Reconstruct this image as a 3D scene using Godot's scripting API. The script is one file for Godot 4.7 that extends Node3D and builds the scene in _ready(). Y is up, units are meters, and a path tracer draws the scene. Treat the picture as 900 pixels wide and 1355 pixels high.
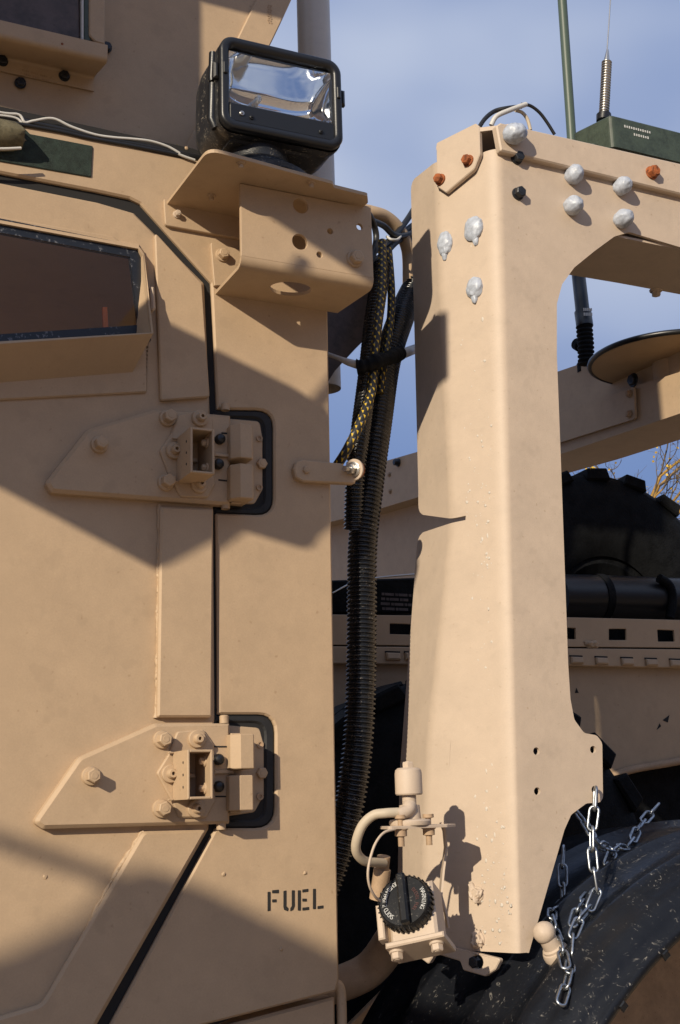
extends Node3D
# A tan armoured truck seen from its side: cab with door hinges, a work lamp on a bracket, a sheet-metal frame behind it,
# hoses between the two, and the cargo bed beyond. x runs along the truck, y up, z out of its side; metres.

var M := {}
var names := {}
var shapes := {}

func _ready():
	# ---- camera, sky, sun, exposure
	var cam := Camera3D.new()
	cam.name = "camera"
	cam.transform = Transform3D(Vector3(0.90167, -0.02821, 0.43150), Vector3(-0.07309, 0.97357, 0.21639), Vector3(-0.42620, -0.22665, 0.87578), Vector3(0, 1.6, 1.75))
	cam.fov = 43.4575
	cam.near = 0.05
	cam.far = 400.0
	add_child(cam)
	cam.current = true
	var env := Environment.new()
	env.background_mode = Environment.BG_SKY
	var sky := Sky.new()
	sky.sky_material = sky_look()
	env.sky = sky
	env.background_energy_multiplier = 1.0
	env.tonemap_mode = Environment.TONE_MAPPER_LINEAR
	env.tonemap_exposure = 1.0
	env.sdfgi_enabled = true
	env.ssao_enabled = true
	env.ssil_enabled = true
	var we := WorldEnvironment.new()
	we.name = "world_environment"
	we.environment = env
	add_child(we)
	var sun := DirectionalLight3D.new()
	sun.name = "sun"
	sun.light_color = Color(1.0, 0.945, 0.85)
	sun.light_energy = 1.6
	sun.light_angular_distance = 0.55
	sun.shadow_enabled = true
	add_child(sun)
	sun.look_at_from_position(Vector3.ZERO, Vector3(1.33, -0.66, -1.0), Vector3.UP)
	make_materials()
	ground()
	cab()
	roof_gear()
	lamp_bracket()
	search_lamp()
	frame_post()
	cables()
	filler()
	fender()
	chains()
	bed()
	aerials()
	out_of_view()
	tree()

# ------------------------------------------------------------------ naming
func numbered(parent: Node, called: String) -> String:
	var key := str(parent.get_instance_id()) + called
	var k: int = names.get(key, 0)
	names[key] = k + 1
	return called if k == 0 else "%s_%03d" % [called, k]

func tag(o: Node, label: String, category: String, group := ""):
	o.set_meta("label", label)
	o.set_meta("category", category)
	if group != "": o.set_meta("group", group)
	return o

func thing(called: String, label: String, category: String, at := Vector3.ZERO, group := "") -> Node3D:
	var o := Node3D.new()
	o.name = numbered(self, called)
	add_child(o)
	o.position = at
	return tag(o, label, category, group)

# a mesh as part of parent; shapes are drawn in scene axes, so the parent's place is taken off
func part(parent: Node, called: String, g, mat: Material, label := "") -> MeshInstance3D:
	var o := MeshInstance3D.new()
	o.mesh = g if g is Mesh else g.done()
	o.material_override = mat
	o.name = numbered(parent, called)
	parent.add_child(o)
	var off := Vector3.ZERO
	var p: Node = parent
	while p != self:
		off += p.position
		p = p.get_parent()
	o.position = -off
	if label != "": o.set_meta("label", label)
	return o

func placed(parent: Node, called: String, mesh: Mesh, mat: Material, xf: Transform3D, label := "") -> MeshInstance3D:
	var o := part(parent, called, mesh, mat, label)
	var off: Vector3 = o.position
	o.transform = Transform3D(xf.basis, xf.origin + off)
	return o

# ------------------------------------------------------------------ shapes
class G:
	var st := SurfaceTool.new()
	var xf := Transform3D.IDENTITY
	func _init(): st.begin(Mesh.PRIMITIVE_TRIANGLES)
	func done() -> Mesh:
		st.generate_normals()
		return st.commit()
	func tri(a: Vector3, b: Vector3, c: Vector3, o: Vector3, sg := -1, ua := Vector2.ZERO, ub := Vector2.ZERO, uc := Vector2.ZERO):
		if (b - a).cross(c - a).length_squared() < 1e-18: return
		st.set_smooth_group(sg)
		var l = [[a, ua], [b, ub], [c, uc]]
		if (b - a).cross(c - a).dot(o) > 0.0: l = [l[0], l[2], l[1]]
		for k in l:
			st.set_uv(k[1])
			st.add_vertex(xf * k[0])
	func quad(a, b, c, d, o: Vector3, sg := -1):
		tri(a, b, c, o, sg)
		tri(a, c, d, o, sg)
	# a sheet cut to an outline, from w = z0 to z1, its front edge chamfered by bev
	func plate(poly: Array, z0: float, z1: float, bev := 0.0015, holes := [], back := 0.0):
		var rings := [_wound(poly, 1.0)]
		for h in holes: rings.append(_wound(h, -1.0))
		var front := []
		var rear := []
		for r in rings:
			front.append(_inset(r, bev))
			rear.append(_inset(r, back))
			var f = front[-1]
			var bk = rear[-1]
			for i in r.size():
				var j: int = (i + 1) % r.size()
				var e: Vector2 = r[j] - r[i]
				if e.length_squared() < 1e-14: continue
				var n := Vector3(e.y, -e.x, 0).normalized()
				quad(_p(r[i], z0 + back), _p(r[j], z0 + back), _p(r[j], z1 - bev), _p(r[i], z1 - bev), n)
				if bev > 0: quad(_p(r[i], z1 - bev), _p(r[j], z1 - bev), _p(f[j], z1), _p(f[i], z1), n + Vector3(0, 0, 1))
				if back > 0: quad(_p(r[i], z0 + back), _p(r[j], z0 + back), _p(bk[j], z0), _p(bk[i], z0), n - Vector3(0, 0, 1))
		var fl := []
		var bl := []
		for r in front: fl.append_array(r)
		for r in rear: bl.append_array(r)
		for t in ears(rings):
			tri(_p(fl[t[0]], z1), _p(fl[t[1]], z1), _p(fl[t[2]], z1), Vector3(0, 0, 1), -1, fl[t[0]], fl[t[1]], fl[t[2]])
			tri(_p(bl[t[0]], z0), _p(bl[t[1]], z0), _p(bl[t[2]], z0), Vector3(0, 0, -1), -1, bl[t[0]], bl[t[1]], bl[t[2]])
	func _p(v: Vector2, w: float) -> Vector3: return Vector3(v.x, v.y, w)
	func _wound(poly: Array, way: float) -> Array:
		var a := 0.0
		for i in poly.size(): a += poly[i].cross(poly[(i + 1) % poly.size()])
		var out := poly.duplicate()
		if a * way < 0: out.reverse()
		return out
	func _inset(r: Array, d: float) -> Array:
		if d <= 0: return r.duplicate()
		var out := []
		var n := r.size()
		for i in n:
			var e0: Vector2 = (r[i] - r[(i + n - 1) % n]).normalized()
			var e1: Vector2 = (r[(i + 1) % n] - r[i]).normalized()
			var n0 := Vector2(-e0.y, e0.x)
			var n1 := Vector2(-e1.y, e1.x)
			out.append(r[i] + (n0 + n1) / maxf(1.0 + n0.dot(n1), 0.35) * d)
		for pass_ in 12:      # edges that the inset has turned round shrink to a point
			var turned_ := false
			for i in n:
				var j := (i + 1) % n
				var e: Vector2 = out[j] - out[i]
				if e.dot(r[j] - r[i]) < 0 and e.length_squared() > 1e-14:
					var m: Vector2 = (out[i] + out[j]) / 2
					out[i] = m
					out[j] = m
					turned_ = true
			if not turned_: break
		return out
	static func crosses(a: Vector2, b: Vector2, c: Vector2, d: Vector2) -> bool:
		var d1 := (b - a).cross(c - a)
		var d2 := (b - a).cross(d - a)
		var d3 := (d - c).cross(a - c)
		var d4 := (d - c).cross(b - c)
		return d1 * d2 < 0 and d3 * d4 < 0
	# cuts an outline with holes into triangles; gives three places in the joined list of all rings' points
	static func ears(rings: Array) -> Array:
		var pos := []
		var loops := []
		for r in rings:
			var l := []
			for i in r.size():
				if i == 0 or r[i].distance_squared_to(r[i - 1]) > 1e-12: l.append(pos.size() + i)
			pos.append_array(r)
			while l.size() > 3 and pos[l[0]].distance_squared_to(pos[l[-1]]) < 1e-12: l.pop_back()
			loops.append(l)
		var idx: Array = loops[0]
		var rest := loops.slice(1)
		rest.sort_custom(func(a, b): return a.map(func(v): return pos[v].x).max() > b.map(func(v): return pos[v].x).max())
		for h in rest:
			var k := 0
			for i in h.size(): if pos[h[i]].x > pos[h[k]].x: k = i
			var hk: Vector2 = pos[h[k]]
			var order := range(idx.size())
			order.sort_custom(func(a, b): return pos[idx[a]].distance_squared_to(hk) < pos[idx[b]].distance_squared_to(hk))
			var at: int = order[0]
			for c in order:
				var ok := true
				for ring in [idx] + rest:
					for i in ring.size():
						if crosses(hk, pos[idx[c]], pos[ring[i]], pos[ring[(i + 1) % ring.size()]]):
							ok = false
							break
					if not ok: break
				if ok:
					at = c
					break
			var joined := idx.slice(0, at + 1)
			for i in h.size() + 1: joined.append(h[(k + i) % h.size()])
			joined.append_array(idx.slice(at))
			idx = joined
		var out := []
		var guard := 0
		while idx.size() > 3 and guard < 4000:
			guard += 1
			var best := -1
			var best_q := -1.0
			for i in idx.size():
				var a: Vector2 = pos[idx[i - 1]]
				var b: Vector2 = pos[idx[i]]
				var c: Vector2 = pos[idx[(i + 1) % idx.size()]]
				var area := (b - a).cross(c - b)
				if area < -1e-13: continue
				var q := area / maxf((c - a).length_squared() + (b - a).length_squared(), 1e-12)
				if q <= best_q: continue
				var clear := true
				for m in idx:
					var v: Vector2 = pos[m]
					if v == a or v == b or v == c: continue
					if (b - a).cross(v - a) >= 0 and (c - b).cross(v - b) >= 0 and (a - c).cross(v - c) >= 0:
						clear = false
						break
				if clear:
					for m in idx.size():
						if crosses(a, c, pos[idx[m - 1]], pos[idx[m]]):
							clear = false
							break
				if clear:
					best = i
					best_q = q
			if best < 0: best = 0
			else: out.append([idx[best - 1], idx[best], idx[(best + 1) % idx.size()]])
			idx.remove_at(best)
		if idx.size() == 3: out.append(idx)
		return out
	# a grid of points; way = +1 or -1 picks the side that faces out
	func surf(rows: Array, way := 1.0, sg := 1, closed := false):
		for i in rows.size() - 1:
			var n: int = rows[i].size()
			for j in (n if closed else n - 1):
				var k := (j + 1) % n
				var a: Vector3 = rows[i][j]
				var b: Vector3 = rows[i][k]
				var c: Vector3 = rows[i + 1][k]
				var d: Vector3 = rows[i + 1][j]
				var o := ((c - a).cross(d - b)) * way
				tri(a, b, c, o, sg, Vector2(float(j) / n, i), Vector2(float(j + 1) / n, i), Vector2(float(j + 1) / n, i + 1))
				tri(a, c, d, o, sg, Vector2(float(j) / n, i), Vector2(float(j + 1) / n, i + 1), Vector2(float(j) / n, i + 1))
	# a bent sheet: the grid and the same grid th behind it, joined round the rim
	func sheet(rows: Array, th: float, way := 1.0):
		var back := []
		var m := rows.size()
		for i in m:
			var line := []
			var n: int = rows[i].size()
			for j in n:
				var du: Vector3 = rows[i][mini(j + 1, n - 1)] - rows[i][maxi(j - 1, 0)]
				var dv: Vector3 = rows[mini(i + 1, m - 1)][j] - rows[maxi(i - 1, 0)][j]
				line.append(rows[i][j] - du.cross(dv).normalized() * th * way)
			back.append(line)
		surf(rows, way, 1)
		surf(back, -way, 2)
		var n: int = rows[0].size()
		for j in n - 1:
			quad(rows[0][j], rows[0][j + 1], back[0][j + 1], back[0][j], rows[0][j] - rows[1][j])
			quad(rows[m - 1][j], rows[m - 1][j + 1], back[m - 1][j + 1], back[m - 1][j], rows[m - 1][j] - rows[m - 2][j])
		for i in m - 1:
			quad(rows[i][0], rows[i + 1][0], back[i + 1][0], back[i][0], rows[i][0] - rows[i][1])
			quad(rows[i][n - 1], rows[i + 1][n - 1], back[i + 1][n - 1], back[i][n - 1], rows[i][n - 1] - rows[i][n - 2])
	# a tube along a path; r is a number or one number per point
	func tube(path: Array, r, sides := 12, ring := false):
		var n := path.size()
		var rows := []
		var up := Vector3.ZERO
		var run := 0.0
		var vs := []
		for i in n:
			var t: Vector3
			if ring: t = (path[(i + 1) % n] - path[(i + n - 1) % n]).normalized()
			else: t = (path[mini(i + 1, n - 1)] - path[maxi(i - 1, 0)]).normalized()
			if up == Vector3.ZERO: up = t.cross(Vector3(0.31, 0.2, 0.93)).normalized()
			up = (up - t * up.dot(t)).normalized()
			var side := t.cross(up)
			var rr: float = r[i] if r is Array else r
			var line := []
			for k in sides:
				var a := TAU * k / sides
				line.append(path[i] + (up * cos(a) + side * sin(a)) * rr)
			rows.append(line)
			if i > 0: run += path[i].distance_to(path[i - 1])
			vs.append(run)
		for i in (n if ring else n - 1):
			var i2 := (i + 1) % n
			var mid: Vector3 = (path[i] + path[i2]) / 2
			var v2: float = vs[i2] if i2 > 0 else run + path[0].distance_to(path[n - 1])
			for k in sides:
				var k2 := (k + 1) % sides
				var o: Vector3 = (rows[i][k] + rows[i][k2] + rows[i2][k] + rows[i2][k2]) / 4 - mid
				var u1 := float(k) / sides
				var u2 := float(k + 1) / sides
				tri(rows[i][k], rows[i][k2], rows[i2][k2], o, 1, Vector2(u1, vs[i]), Vector2(u2, vs[i]), Vector2(u2, v2))
				tri(rows[i][k], rows[i2][k2], rows[i2][k], o, 1, Vector2(u1, vs[i]), Vector2(u2, v2), Vector2(u1, v2))
		if not ring:
			for e in [0, n - 1]:
				var o: Vector3 = path[e] - path[1 if e == 0 else n - 2]
				for k in sides: tri(path[e], rows[e][k], rows[e][(k + 1) % sides], o)
	# a profile of (radius, height) turned round the y axis of at
	func lathe(prof: Array, at: Transform3D, sides := 24):
		var keep := xf
		xf = xf * at
		var sg := 3
		for i in prof.size() - 1:
			var a: Vector2 = prof[i]
			var b: Vector2 = prof[i + 1]
			if i > 0 and (a - prof[i - 1]).normalized().dot((b - a).normalized()) < 0.8: sg += 1
			var o2 := Vector2(b.y - a.y, a.x - b.x)
			for k in sides:
				var c0 := Vector3(cos(TAU * k / sides), 0, sin(TAU * k / sides))
				var c1 := Vector3(cos(TAU * (k + 1) / sides), 0, sin(TAU * (k + 1) / sides))
				var o := (c0 + c1) * 0.5 * o2.x + Vector3(0, o2.y, 0)
				quad(c0 * a.x + Vector3(0, a.y, 0), c1 * a.x + Vector3(0, a.y, 0), c1 * b.x + Vector3(0, b.y, 0), c0 * b.x + Vector3(0, b.y, 0), o, sg)
		xf = keep
	func box(size: Vector3, at: Transform3D, bev := 0.002):
		var keep := xf
		xf = xf * at
		var h := size / 2
		plate([Vector2(-h.x, -h.y), Vector2(h.x, -h.y), Vector2(h.x, h.y), Vector2(-h.x, h.y)], -h.z, h.z, bev, [], bev)
		xf = keep
	# a lump of sealant or dirt, pushed out and in by noise
	func lump(at: Transform3D, size: Vector3, seed_: int, rough := 0.35, n := 14):
		var fn := FastNoiseLite.new()
		fn.seed = seed_
		fn.frequency = 0.9
		fn.fractal_octaves = 2
		var rows := []
		for i in n + 1:
			var th := PI * i / n
			var line := []
			for j in n * 2:
				var ph := PI * j / n
				var v := Vector3(sin(th) * cos(ph), cos(th), sin(th) * sin(ph))
				line.append(at * (v * (1.0 + rough * fn.get_noise_3dv(v * 1.3 + Vector3(seed_, 0, 0))) * size))
			rows.append(line)
		var mid: Vector3 = at.origin
		for i in n:
			for j in n * 2:
				var k := (j + 1) % (n * 2)
				var o: Vector3 = (rows[i][j] + rows[i + 1][k]) / 2 - mid
				quad(rows[i][j], rows[i][k], rows[i + 1][k], rows[i + 1][j], o, 1)

func rounded(p: Array, r, seg := 5) -> Array:
	var out := []
	var n := p.size()
	for i in n:
		var rr: float = r[i] if r is Array else r
		var a: Vector2 = p[i - 1] - p[i]
		var b: Vector2 = p[(i + 1) % n] - p[i]
		if rr <= 0.0001:
			out.append(p[i])
			continue
		var half := a.angle_to(b) / 2
		var t := minf(rr / maxf(absf(tan(half)), 0.01), minf(a.length(), b.length()) * 0.49)
		var s: Vector2 = p[i] + a.normalized() * t
		var e: Vector2 = p[i] + b.normalized() * t
		for k in seg + 1:
			var u := float(k) / seg
			out.append(s.lerp(p[i], u).lerp(p[i].lerp(e, u), u))
	return out

func circle(c: Vector2, r: float, n := 16) -> Array:
	var out := []
	for k in n: out.append(c + Vector2(cos(TAU * k / n), sin(TAU * k / n)) * r)
	return out

func smooth(p: Array, per := 8) -> Array:
	var out := []
	for i in p.size() - 1:
		var a = p[maxi(i - 1, 0)]
		var d = p[mini(i + 2, p.size() - 1)]
		for k in per: out.append(p[i].cubic_interpolate(p[i + 1], a, d, float(k) / per))
	out.append(p[-1])
	return out

# rounds the inner corners of a polyline in space (for the bends of a sheet)
func bent(p: Array, r: Array, seg := 6) -> Array:
	var out := [p[0]]
	for i in range(1, p.size() - 1):
		var a: Vector3 = p[i - 1] - p[i]
		var b: Vector3 = p[i + 1] - p[i]
		var s: Vector3 = p[i] + a.normalized() * minf(r[i - 1], a.length() * 0.49)
		var e: Vector3 = p[i] + b.normalized() * minf(r[i - 1], b.length() * 0.49)
		for k in seg + 1:
			var u := float(k) / seg
			out.append(s.lerp(p[i], u).lerp(p[i].lerp(e, u), u))
	out.append(p[-1])
	return out

func turned(y: Vector3, at := Vector3.ZERO, spin := 0.0) -> Transform3D:   # a frame whose y axis points along y
	y = y.normalized()
	var x := y.cross(Vector3(0.21, 0.13, 0.97) if absf(y.z) < 0.9 else Vector3(0, 1, 0.1)).normalized()
	var b := Basis(x, y, x.cross(y))
	return Transform3D(b * Basis(Vector3.UP, spin), at)

func facing(n: Vector3, at: Vector3, spin := 0.0) -> Transform3D:   # a frame whose z axis points along n, y kept up
	n = n.normalized()
	var x := Vector3.UP.cross(n).normalized()
	if absf(n.y) > 0.95: x = Vector3.RIGHT
	return Transform3D(Basis(x, n.cross(x), n) * Basis(Vector3(0, 0, 1), spin), at)

func hexagon(r: float) -> Array:
	return circle(Vector2.ZERO, r, 6)

# a bolt head along +z: washer flange, hexagon, dimpled top
func bolt_mesh(r: float, h: float, flange := 1.35) -> Mesh:
	var key := "b%.4f_%.4f_%.2f" % [r, h, flange]
	if not shapes.has(key):
		var g := G.new()
		var up := Transform3D(Basis(Vector3(1, 0, 0), Vector3(0, 0, 1), Vector3(0, -1, 0)), Vector3.ZERO)
		var fr := r * flange
		if flange > 1.0: g.lathe([Vector2(fr, -0.001), Vector2(fr, h * 0.12), Vector2(fr * 0.93, h * 0.24), Vector2(r * 0.7, h * 0.3)], up, 24)
		var c := circle(Vector2.ZERO, r, 24)
		var hexa := []
		for k in 24:
			var a := fposmod(TAU * k / 24, PI / 3) - PI / 6
			hexa.append(c[k].normalized() * minf(r * 0.985, r * 0.866 / cos(a)))
		g.plate(hexa, -0.001, h, r * 0.14)
		g.lathe([Vector2(r * 0.5, h - 0.0004), Vector2(r * 0.45, h + 0.0006), Vector2(0.0, h + 0.0006)], up, 16)
		shapes[key] = g.done()
	return shapes[key]

func pan_mesh(r: float, h: float) -> Mesh:   # a big washer under a domed head with a socket in it
	var key := "p%.4f_%.4f" % [r, h]
	if not shapes.has(key):
		var g := G.new()
		var up := Transform3D(Basis(Vector3(1, 0, 0), Vector3(0, 0, 1), Vector3(0, -1, 0)), Vector3.ZERO)
		g.lathe([Vector2(r, -0.001), Vector2(r, h * 0.28), Vector2(r * 0.92, h * 0.36), Vector2(r * 0.56, h * 0.38), Vector2(r * 0.54, h * 0.8), Vector2(r * 0.42, h), Vector2(r * 0.2, h), Vector2(r * 0.2, h * 0.5), Vector2(0, h * 0.5)], up, 24)
		shapes[key] = g.done()
	return shapes[key]

func flat(z: float) -> Transform3D: return Transform3D(Basis.IDENTITY, Vector3(0, 0, z))
func level(y: float) -> Transform3D: return Transform3D(Basis(Vector3(1, 0, 0), Vector3(0, 0, -1), Vector3(0, 1, 0)), Vector3(0, y, 0))   # u = x, v = -z
func across(x: float) -> Transform3D: return Transform3D(Basis(Vector3(0, 0, -1), Vector3(0, 1, 0), Vector3(1, 0, 0)), Vector3(x, 0, 0))   # u = -z, v = y

func cut(poly: Array, z0: float, z1: float, bev := 0.0015, holes := [], xf := Transform3D.IDENTITY) -> G:
	var g := G.new()
	g.xf = xf
	g.plate(poly, z0, z1, bev, holes)
	return g

func pipe(path: Array, r, sides := 12) -> G:
	var g := G.new()
	g.tube(path, r, sides)
	return g

func ribbed(path: Array, r: float, pitch: float, depth := 0.16, sides := 26) -> G:   # corrugated hose
	var c := Curve3D.new()
	for p in path: c.add_point(p)
	c.bake_interval = 0.004
	var long := c.get_baked_length()
	var n := int(long / pitch * 7)
	var pts := []
	var rr := []
	for i in n + 1:
		pts.append(c.sample_baked(long * i / n, true))
		var ph := fposmod(long * i / n / pitch, 1.0)
		rr.append(r * (1.0 - depth * pow(absf(cos(PI * ph)), 3.0)))
	return pipe(pts, rr, sides)

# ------------------------------------------------------------------ colours and materials
func noise(seed_: int, freq: float, oct := 4) -> FastNoiseLite:
	var n := FastNoiseLite.new()
	n.seed = seed_
	n.noise_type = FastNoiseLite.TYPE_SIMPLEX_SMOOTH
	n.frequency = freq
	n.fractal_octaves = oct
	return n

func wave(seed_: int, freq: float, oct: int, size: int) -> Image:
	return noise(seed_, freq, oct).get_seamless_image(size, size, false, false, 0.15, true)

func as_tex(im: Image) -> ImageTexture:
	im.generate_mipmaps()
	return ImageTexture.create_from_image(im)

func bumps(seed_: int, freq: float, oct: int, strength: float, size := 512) -> ImageTexture:
	var im := wave(seed_, freq, oct, size)
	im.bump_map_to_normal_map(strength)
	return as_tex(im)

# paint with a faint mottle, grain, dark specks and pale rubbed spots
func paint_tint(seed_: int, mottle: float, grain: float, specks: float, warm := Color(0.86, 0.78, 0.68)) -> ImageTexture:
	var size := 512
	var big := wave(seed_, 0.012, 4, size)
	var mid := wave(seed_ + 1, 0.05, 3, size)
	var fine := wave(seed_ + 2, 0.35, 2, size)
	var spot := wave(seed_ + 3, 0.09, 2, size)
	var scuff := wave(seed_ + 4, 0.016, 4, size)
	var im := Image.create(size, size, false, Image.FORMAT_RGB8)
	for y in size:
		for x in size:
			var v := 0.93 + mottle * (big.get_pixel(x, y).r - 0.5) + mottle * 0.5 * (mid.get_pixel(x, y).r - 0.5) + grain * (fine.get_pixel(x, y).r - 0.5)
			v -= clampf((scuff.get_pixel(x, y).r - 0.74) * 1.2, 0.0, 0.11) * (0.3 + 0.7 * fine.get_pixel(x, y).r) * specks
			var c := Color(v, v, v)
			var s: float = spot.get_pixel(x, y).r
			if s > 0.86: c = c.lerp(warm * 0.75, specks * minf((s - 0.86) * 14.0, 1.0))
			if s < 0.1: c = c.lerp(Color(1, 1, 1), specks * 0.6)
			im.set_pixel(x, y, c)
	return as_tex(im)

# a dark ground colour with splashes of dried mud of two sizes
func splashed(seed_: int, ground: Color, mud: Color, share: float, freq: float) -> ImageTexture:
	var size := 640
	var a := wave(seed_, freq, 3, size)
	var b := wave(seed_ + 5, freq * 0.2, 3, size)
	var d := wave(seed_ + 9, freq * 3.1, 2, size)
	var im := Image.create(size, size, false, Image.FORMAT_RGB8)
	for y in size:
		for x in size:
			var s: float = a.get_pixel(x, y).r * 0.55 + b.get_pixel(x, y).r * 0.35 + d.get_pixel(x, y).r * 0.25
			var k := clampf((s - (0.82 - share)) * 14.0, 0.0, 1.0)
			var film := clampf((b.get_pixel(x, y).r - 0.45) * 0.25, 0.0, 0.025)
			im.set_pixel(x, y, (ground * (0.85 + 0.3 * d.get_pixel(x, y).r)).lerp(mud, maxf(k * (0.55 + 0.45 * d.get_pixel(x, y).r), film)))
	return as_tex(im)

func mat(linear: Color, rough: float, metal := 0.0) -> StandardMaterial3D:
	var m := StandardMaterial3D.new()
	m.albedo_color = linear.linear_to_srgb()
	m.roughness = rough
	m.metallic = metal
	return m

func world_tex(m: StandardMaterial3D, tint: Texture2D, scale: float, normal: Texture2D = null, depth := 0.3):
	m.uv1_triplanar = true
	m.uv1_world_triplanar = true
	m.uv1_scale = Vector3.ONE * scale
	if tint: m.albedo_texture = tint
	if normal:
		m.normal_enabled = true
		m.normal_texture = normal
		m.normal_scale = depth
	return m

func make_materials():
	var tint := paint_tint(11, 0.045, 0.05, 0.3)
	var peel := bumps(31, 0.05, 3, 3.0)
	M.tan = world_tex(mat(Color(0.50, 0.357, 0.224), 0.62), tint, 1.7, peel, 0.05)
	M.tan_frame = world_tex(mat(Color(0.58, 0.46, 0.35), 0.6), paint_tint(211, 0.05, 0.05, 0.3), 2.1, peel, 0.06)
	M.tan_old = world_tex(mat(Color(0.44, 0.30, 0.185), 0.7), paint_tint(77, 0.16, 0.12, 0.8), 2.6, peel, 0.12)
	M.grit = world_tex(mat(Color(0.62, 0.56, 0.48), 0.7), tint, 30.0)
	M.weld = world_tex(mat(Color(0.50, 0.357, 0.224), 0.6), tint, 1.7, bumps(5, 0.06, 3, 8.0), 0.7)
	M.groove = mat(Color(0.012, 0.011, 0.011), 0.85)
	M.seal = world_tex(mat(Color(0.014, 0.014, 0.015), 0.7), paint_tint(5, 0.4, 0.3, 0.3), 6.0)
	M.plastic = world_tex(mat(Color(0.008, 0.0085, 0.010), 0.36), null, 9.0, bumps(41, 0.12, 2, 2.5), 0.25)
	M.dusty_plastic = world_tex(mat(Color.WHITE, 0.42), splashed(3, Color(0.012, 0.013, 0.016).linear_to_srgb(), Color(0.42, 0.36, 0.27).linear_to_srgb(), 0.10, 0.055), 6.0, bumps(42, 0.1, 3, 3.0), 0.35)
	M.cap = world_tex(mat(Color.WHITE, 0.4), splashed(33, Color(0.008, 0.0085, 0.010).linear_to_srgb(), Color(0.42, 0.38, 0.32).linear_to_srgb(), 0.045, 0.05), 9.0)
	M.cap.metallic_specular = 0.35
	M.fender = world_tex(mat(Color.WHITE, 0.3), splashed(8, Color(0.008, 0.009, 0.012).linear_to_srgb(), Color(0.46, 0.42, 0.35).linear_to_srgb(), 0.05, 0.08), 2.2, bumps(43, 0.05, 3, 3.0), 0.2)
	M.fender.metallic_specular = 0.36
	M.hose = world_tex(mat(Color.WHITE, 0.24), splashed(15, Color(0.008, 0.009, 0.011).linear_to_srgb(), Color(0.42, 0.36, 0.29).linear_to_srgb(), 0.075, 0.08), 5.0)
	M.rubber = world_tex(mat(Color(0.009, 0.0095, 0.0105), 0.65), paint_tint(91, 0.5, 0.3, 0.6), 3.0, bumps(44, 0.09, 3, 4.0), 0.4)
	M.cable = mat(Color(0.011, 0.011, 0.012), 0.42)
	M.white_cable = world_tex(mat(Color(0.62, 0.60, 0.56), 0.5), tint, 9.0)
	M.pale_hose = world_tex(mat(Color(0.55, 0.46, 0.34), 0.6), tint, 7.0)
	M.wax = world_tex(mat(Color(0.46, 0.50, 0.575), 0.42), paint_tint(61, 0.3, 0.1, 0.4, Color(0.5, 0.4, 0.28)), 13.0, bumps(45, 0.03, 3, 3.0), 0.04)
	M.rubber.metallic_specular = 0.2
	M.wax.subsurf_scatter_strength = 0.5
	M.rust = world_tex(mat(Color(0.36, 0.10, 0.025), 0.8), paint_tint(51, 0.9, 0.5, 0.8, Color(0.3, 0.16, 0.1)), 14.0, bumps(46, 0.2, 3, 4.0), 0.2)
	M.black_bolt = mat(Color(0.02, 0.022, 0.027), 0.36, 0.3)
	M.steel = mat(Color(0.52, 0.50, 0.47), 0.33, 1.0)
	M.zinc = world_tex(mat(Color(0.46, 0.49, 0.52), 0.36, 1.0), paint_tint(65, 0.5, 0.3, 0.5), 14.0)
	M.mirror = mat(Color(0.86, 0.87, 0.88), 0.06, 1.0)
	M.green = world_tex(mat(Color(0.045, 0.062, 0.043), 0.5), paint_tint(52, 0.3, 0.15, 0.4), 4.0, peel, 0.2)
	M.rod = world_tex(mat(Color(0.07, 0.10, 0.072), 0.45), tint, 4.0)
	M.mast = world_tex(mat(Color(0.60, 0.55, 0.49), 0.35), tint, 2.0)
	M.print = mat(Color(0.016, 0.014, 0.012), 0.75)
	M.white_print = mat(Color(0.5, 0.5, 0.48), 0.7)
	M.red_print = mat(Color(0.10, 0.035, 0.03), 0.7)
	M.velcro = world_tex(mat(Color(0.032, 0.052, 0.040), 1.0), paint_tint(53, 0.5, 0.9, 1.0), 9.0, bumps(47, 0.5, 2, 12.0), 1.0)
	M.velcro.rim_enabled = true
	M.velcro.rim = 0.3
	M.canvas = world_tex(mat(Color(0.17, 0.145, 0.085), 0.95), paint_tint(54, 0.5, 0.5, 0.6), 8.0, bumps(48, 0.4, 2, 10.0), 0.8)
	var gl := mat(Color(0.01, 0.01, 0.012), 0.02)
	gl.transparency = BaseMaterial3D.TRANSPARENCY_ALPHA
	gl.albedo_color.a = 0.06
	M.pane = gl
	M.window_pane = gl.duplicate()
	M.window_pane.metallic_specular = 0.3
	M.window_pane.albedo_color.a = 0.12
	var dark := mat(Color(0.004, 0.005, 0.007), 0.06)
	M.glass = world_tex(dark, null, 3.0)
	M.glass_edge = world_tex(mat(Color.WHITE, 0.35), splashed(19, Color(0.010, 0.012, 0.016).linear_to_srgb(), Color(0.16, 0.16, 0.17).linear_to_srgb(), 0.12, 0.05), 3.0)
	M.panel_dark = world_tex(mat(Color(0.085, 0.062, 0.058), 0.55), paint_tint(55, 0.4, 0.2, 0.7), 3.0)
	M.soil = world_tex(mat(Color(0.48, 0.35, 0.22), 0.95), paint_tint(56, 0.6, 0.3, 0.8), 0.35, bumps(49, 0.08, 4, 8.0), 0.8)
	M.shed = world_tex(mat(Color(0.46, 0.30, 0.18), 0.85), tint, 0.4)
	M.bark = world_tex(mat(Color(0.12, 0.09, 0.06), 0.9), paint_tint(57, 0.8, 0.5, 0.8), 2.0)
	M.gold_bark = world_tex(mat(Color(0.38, 0.22, 0.05), 0.9), paint_tint(58, 0.7, 0.5, 0.8), 2.0)
	M.leaf = mat(Color(0.55, 0.36, 0.035), 0.7)
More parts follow.
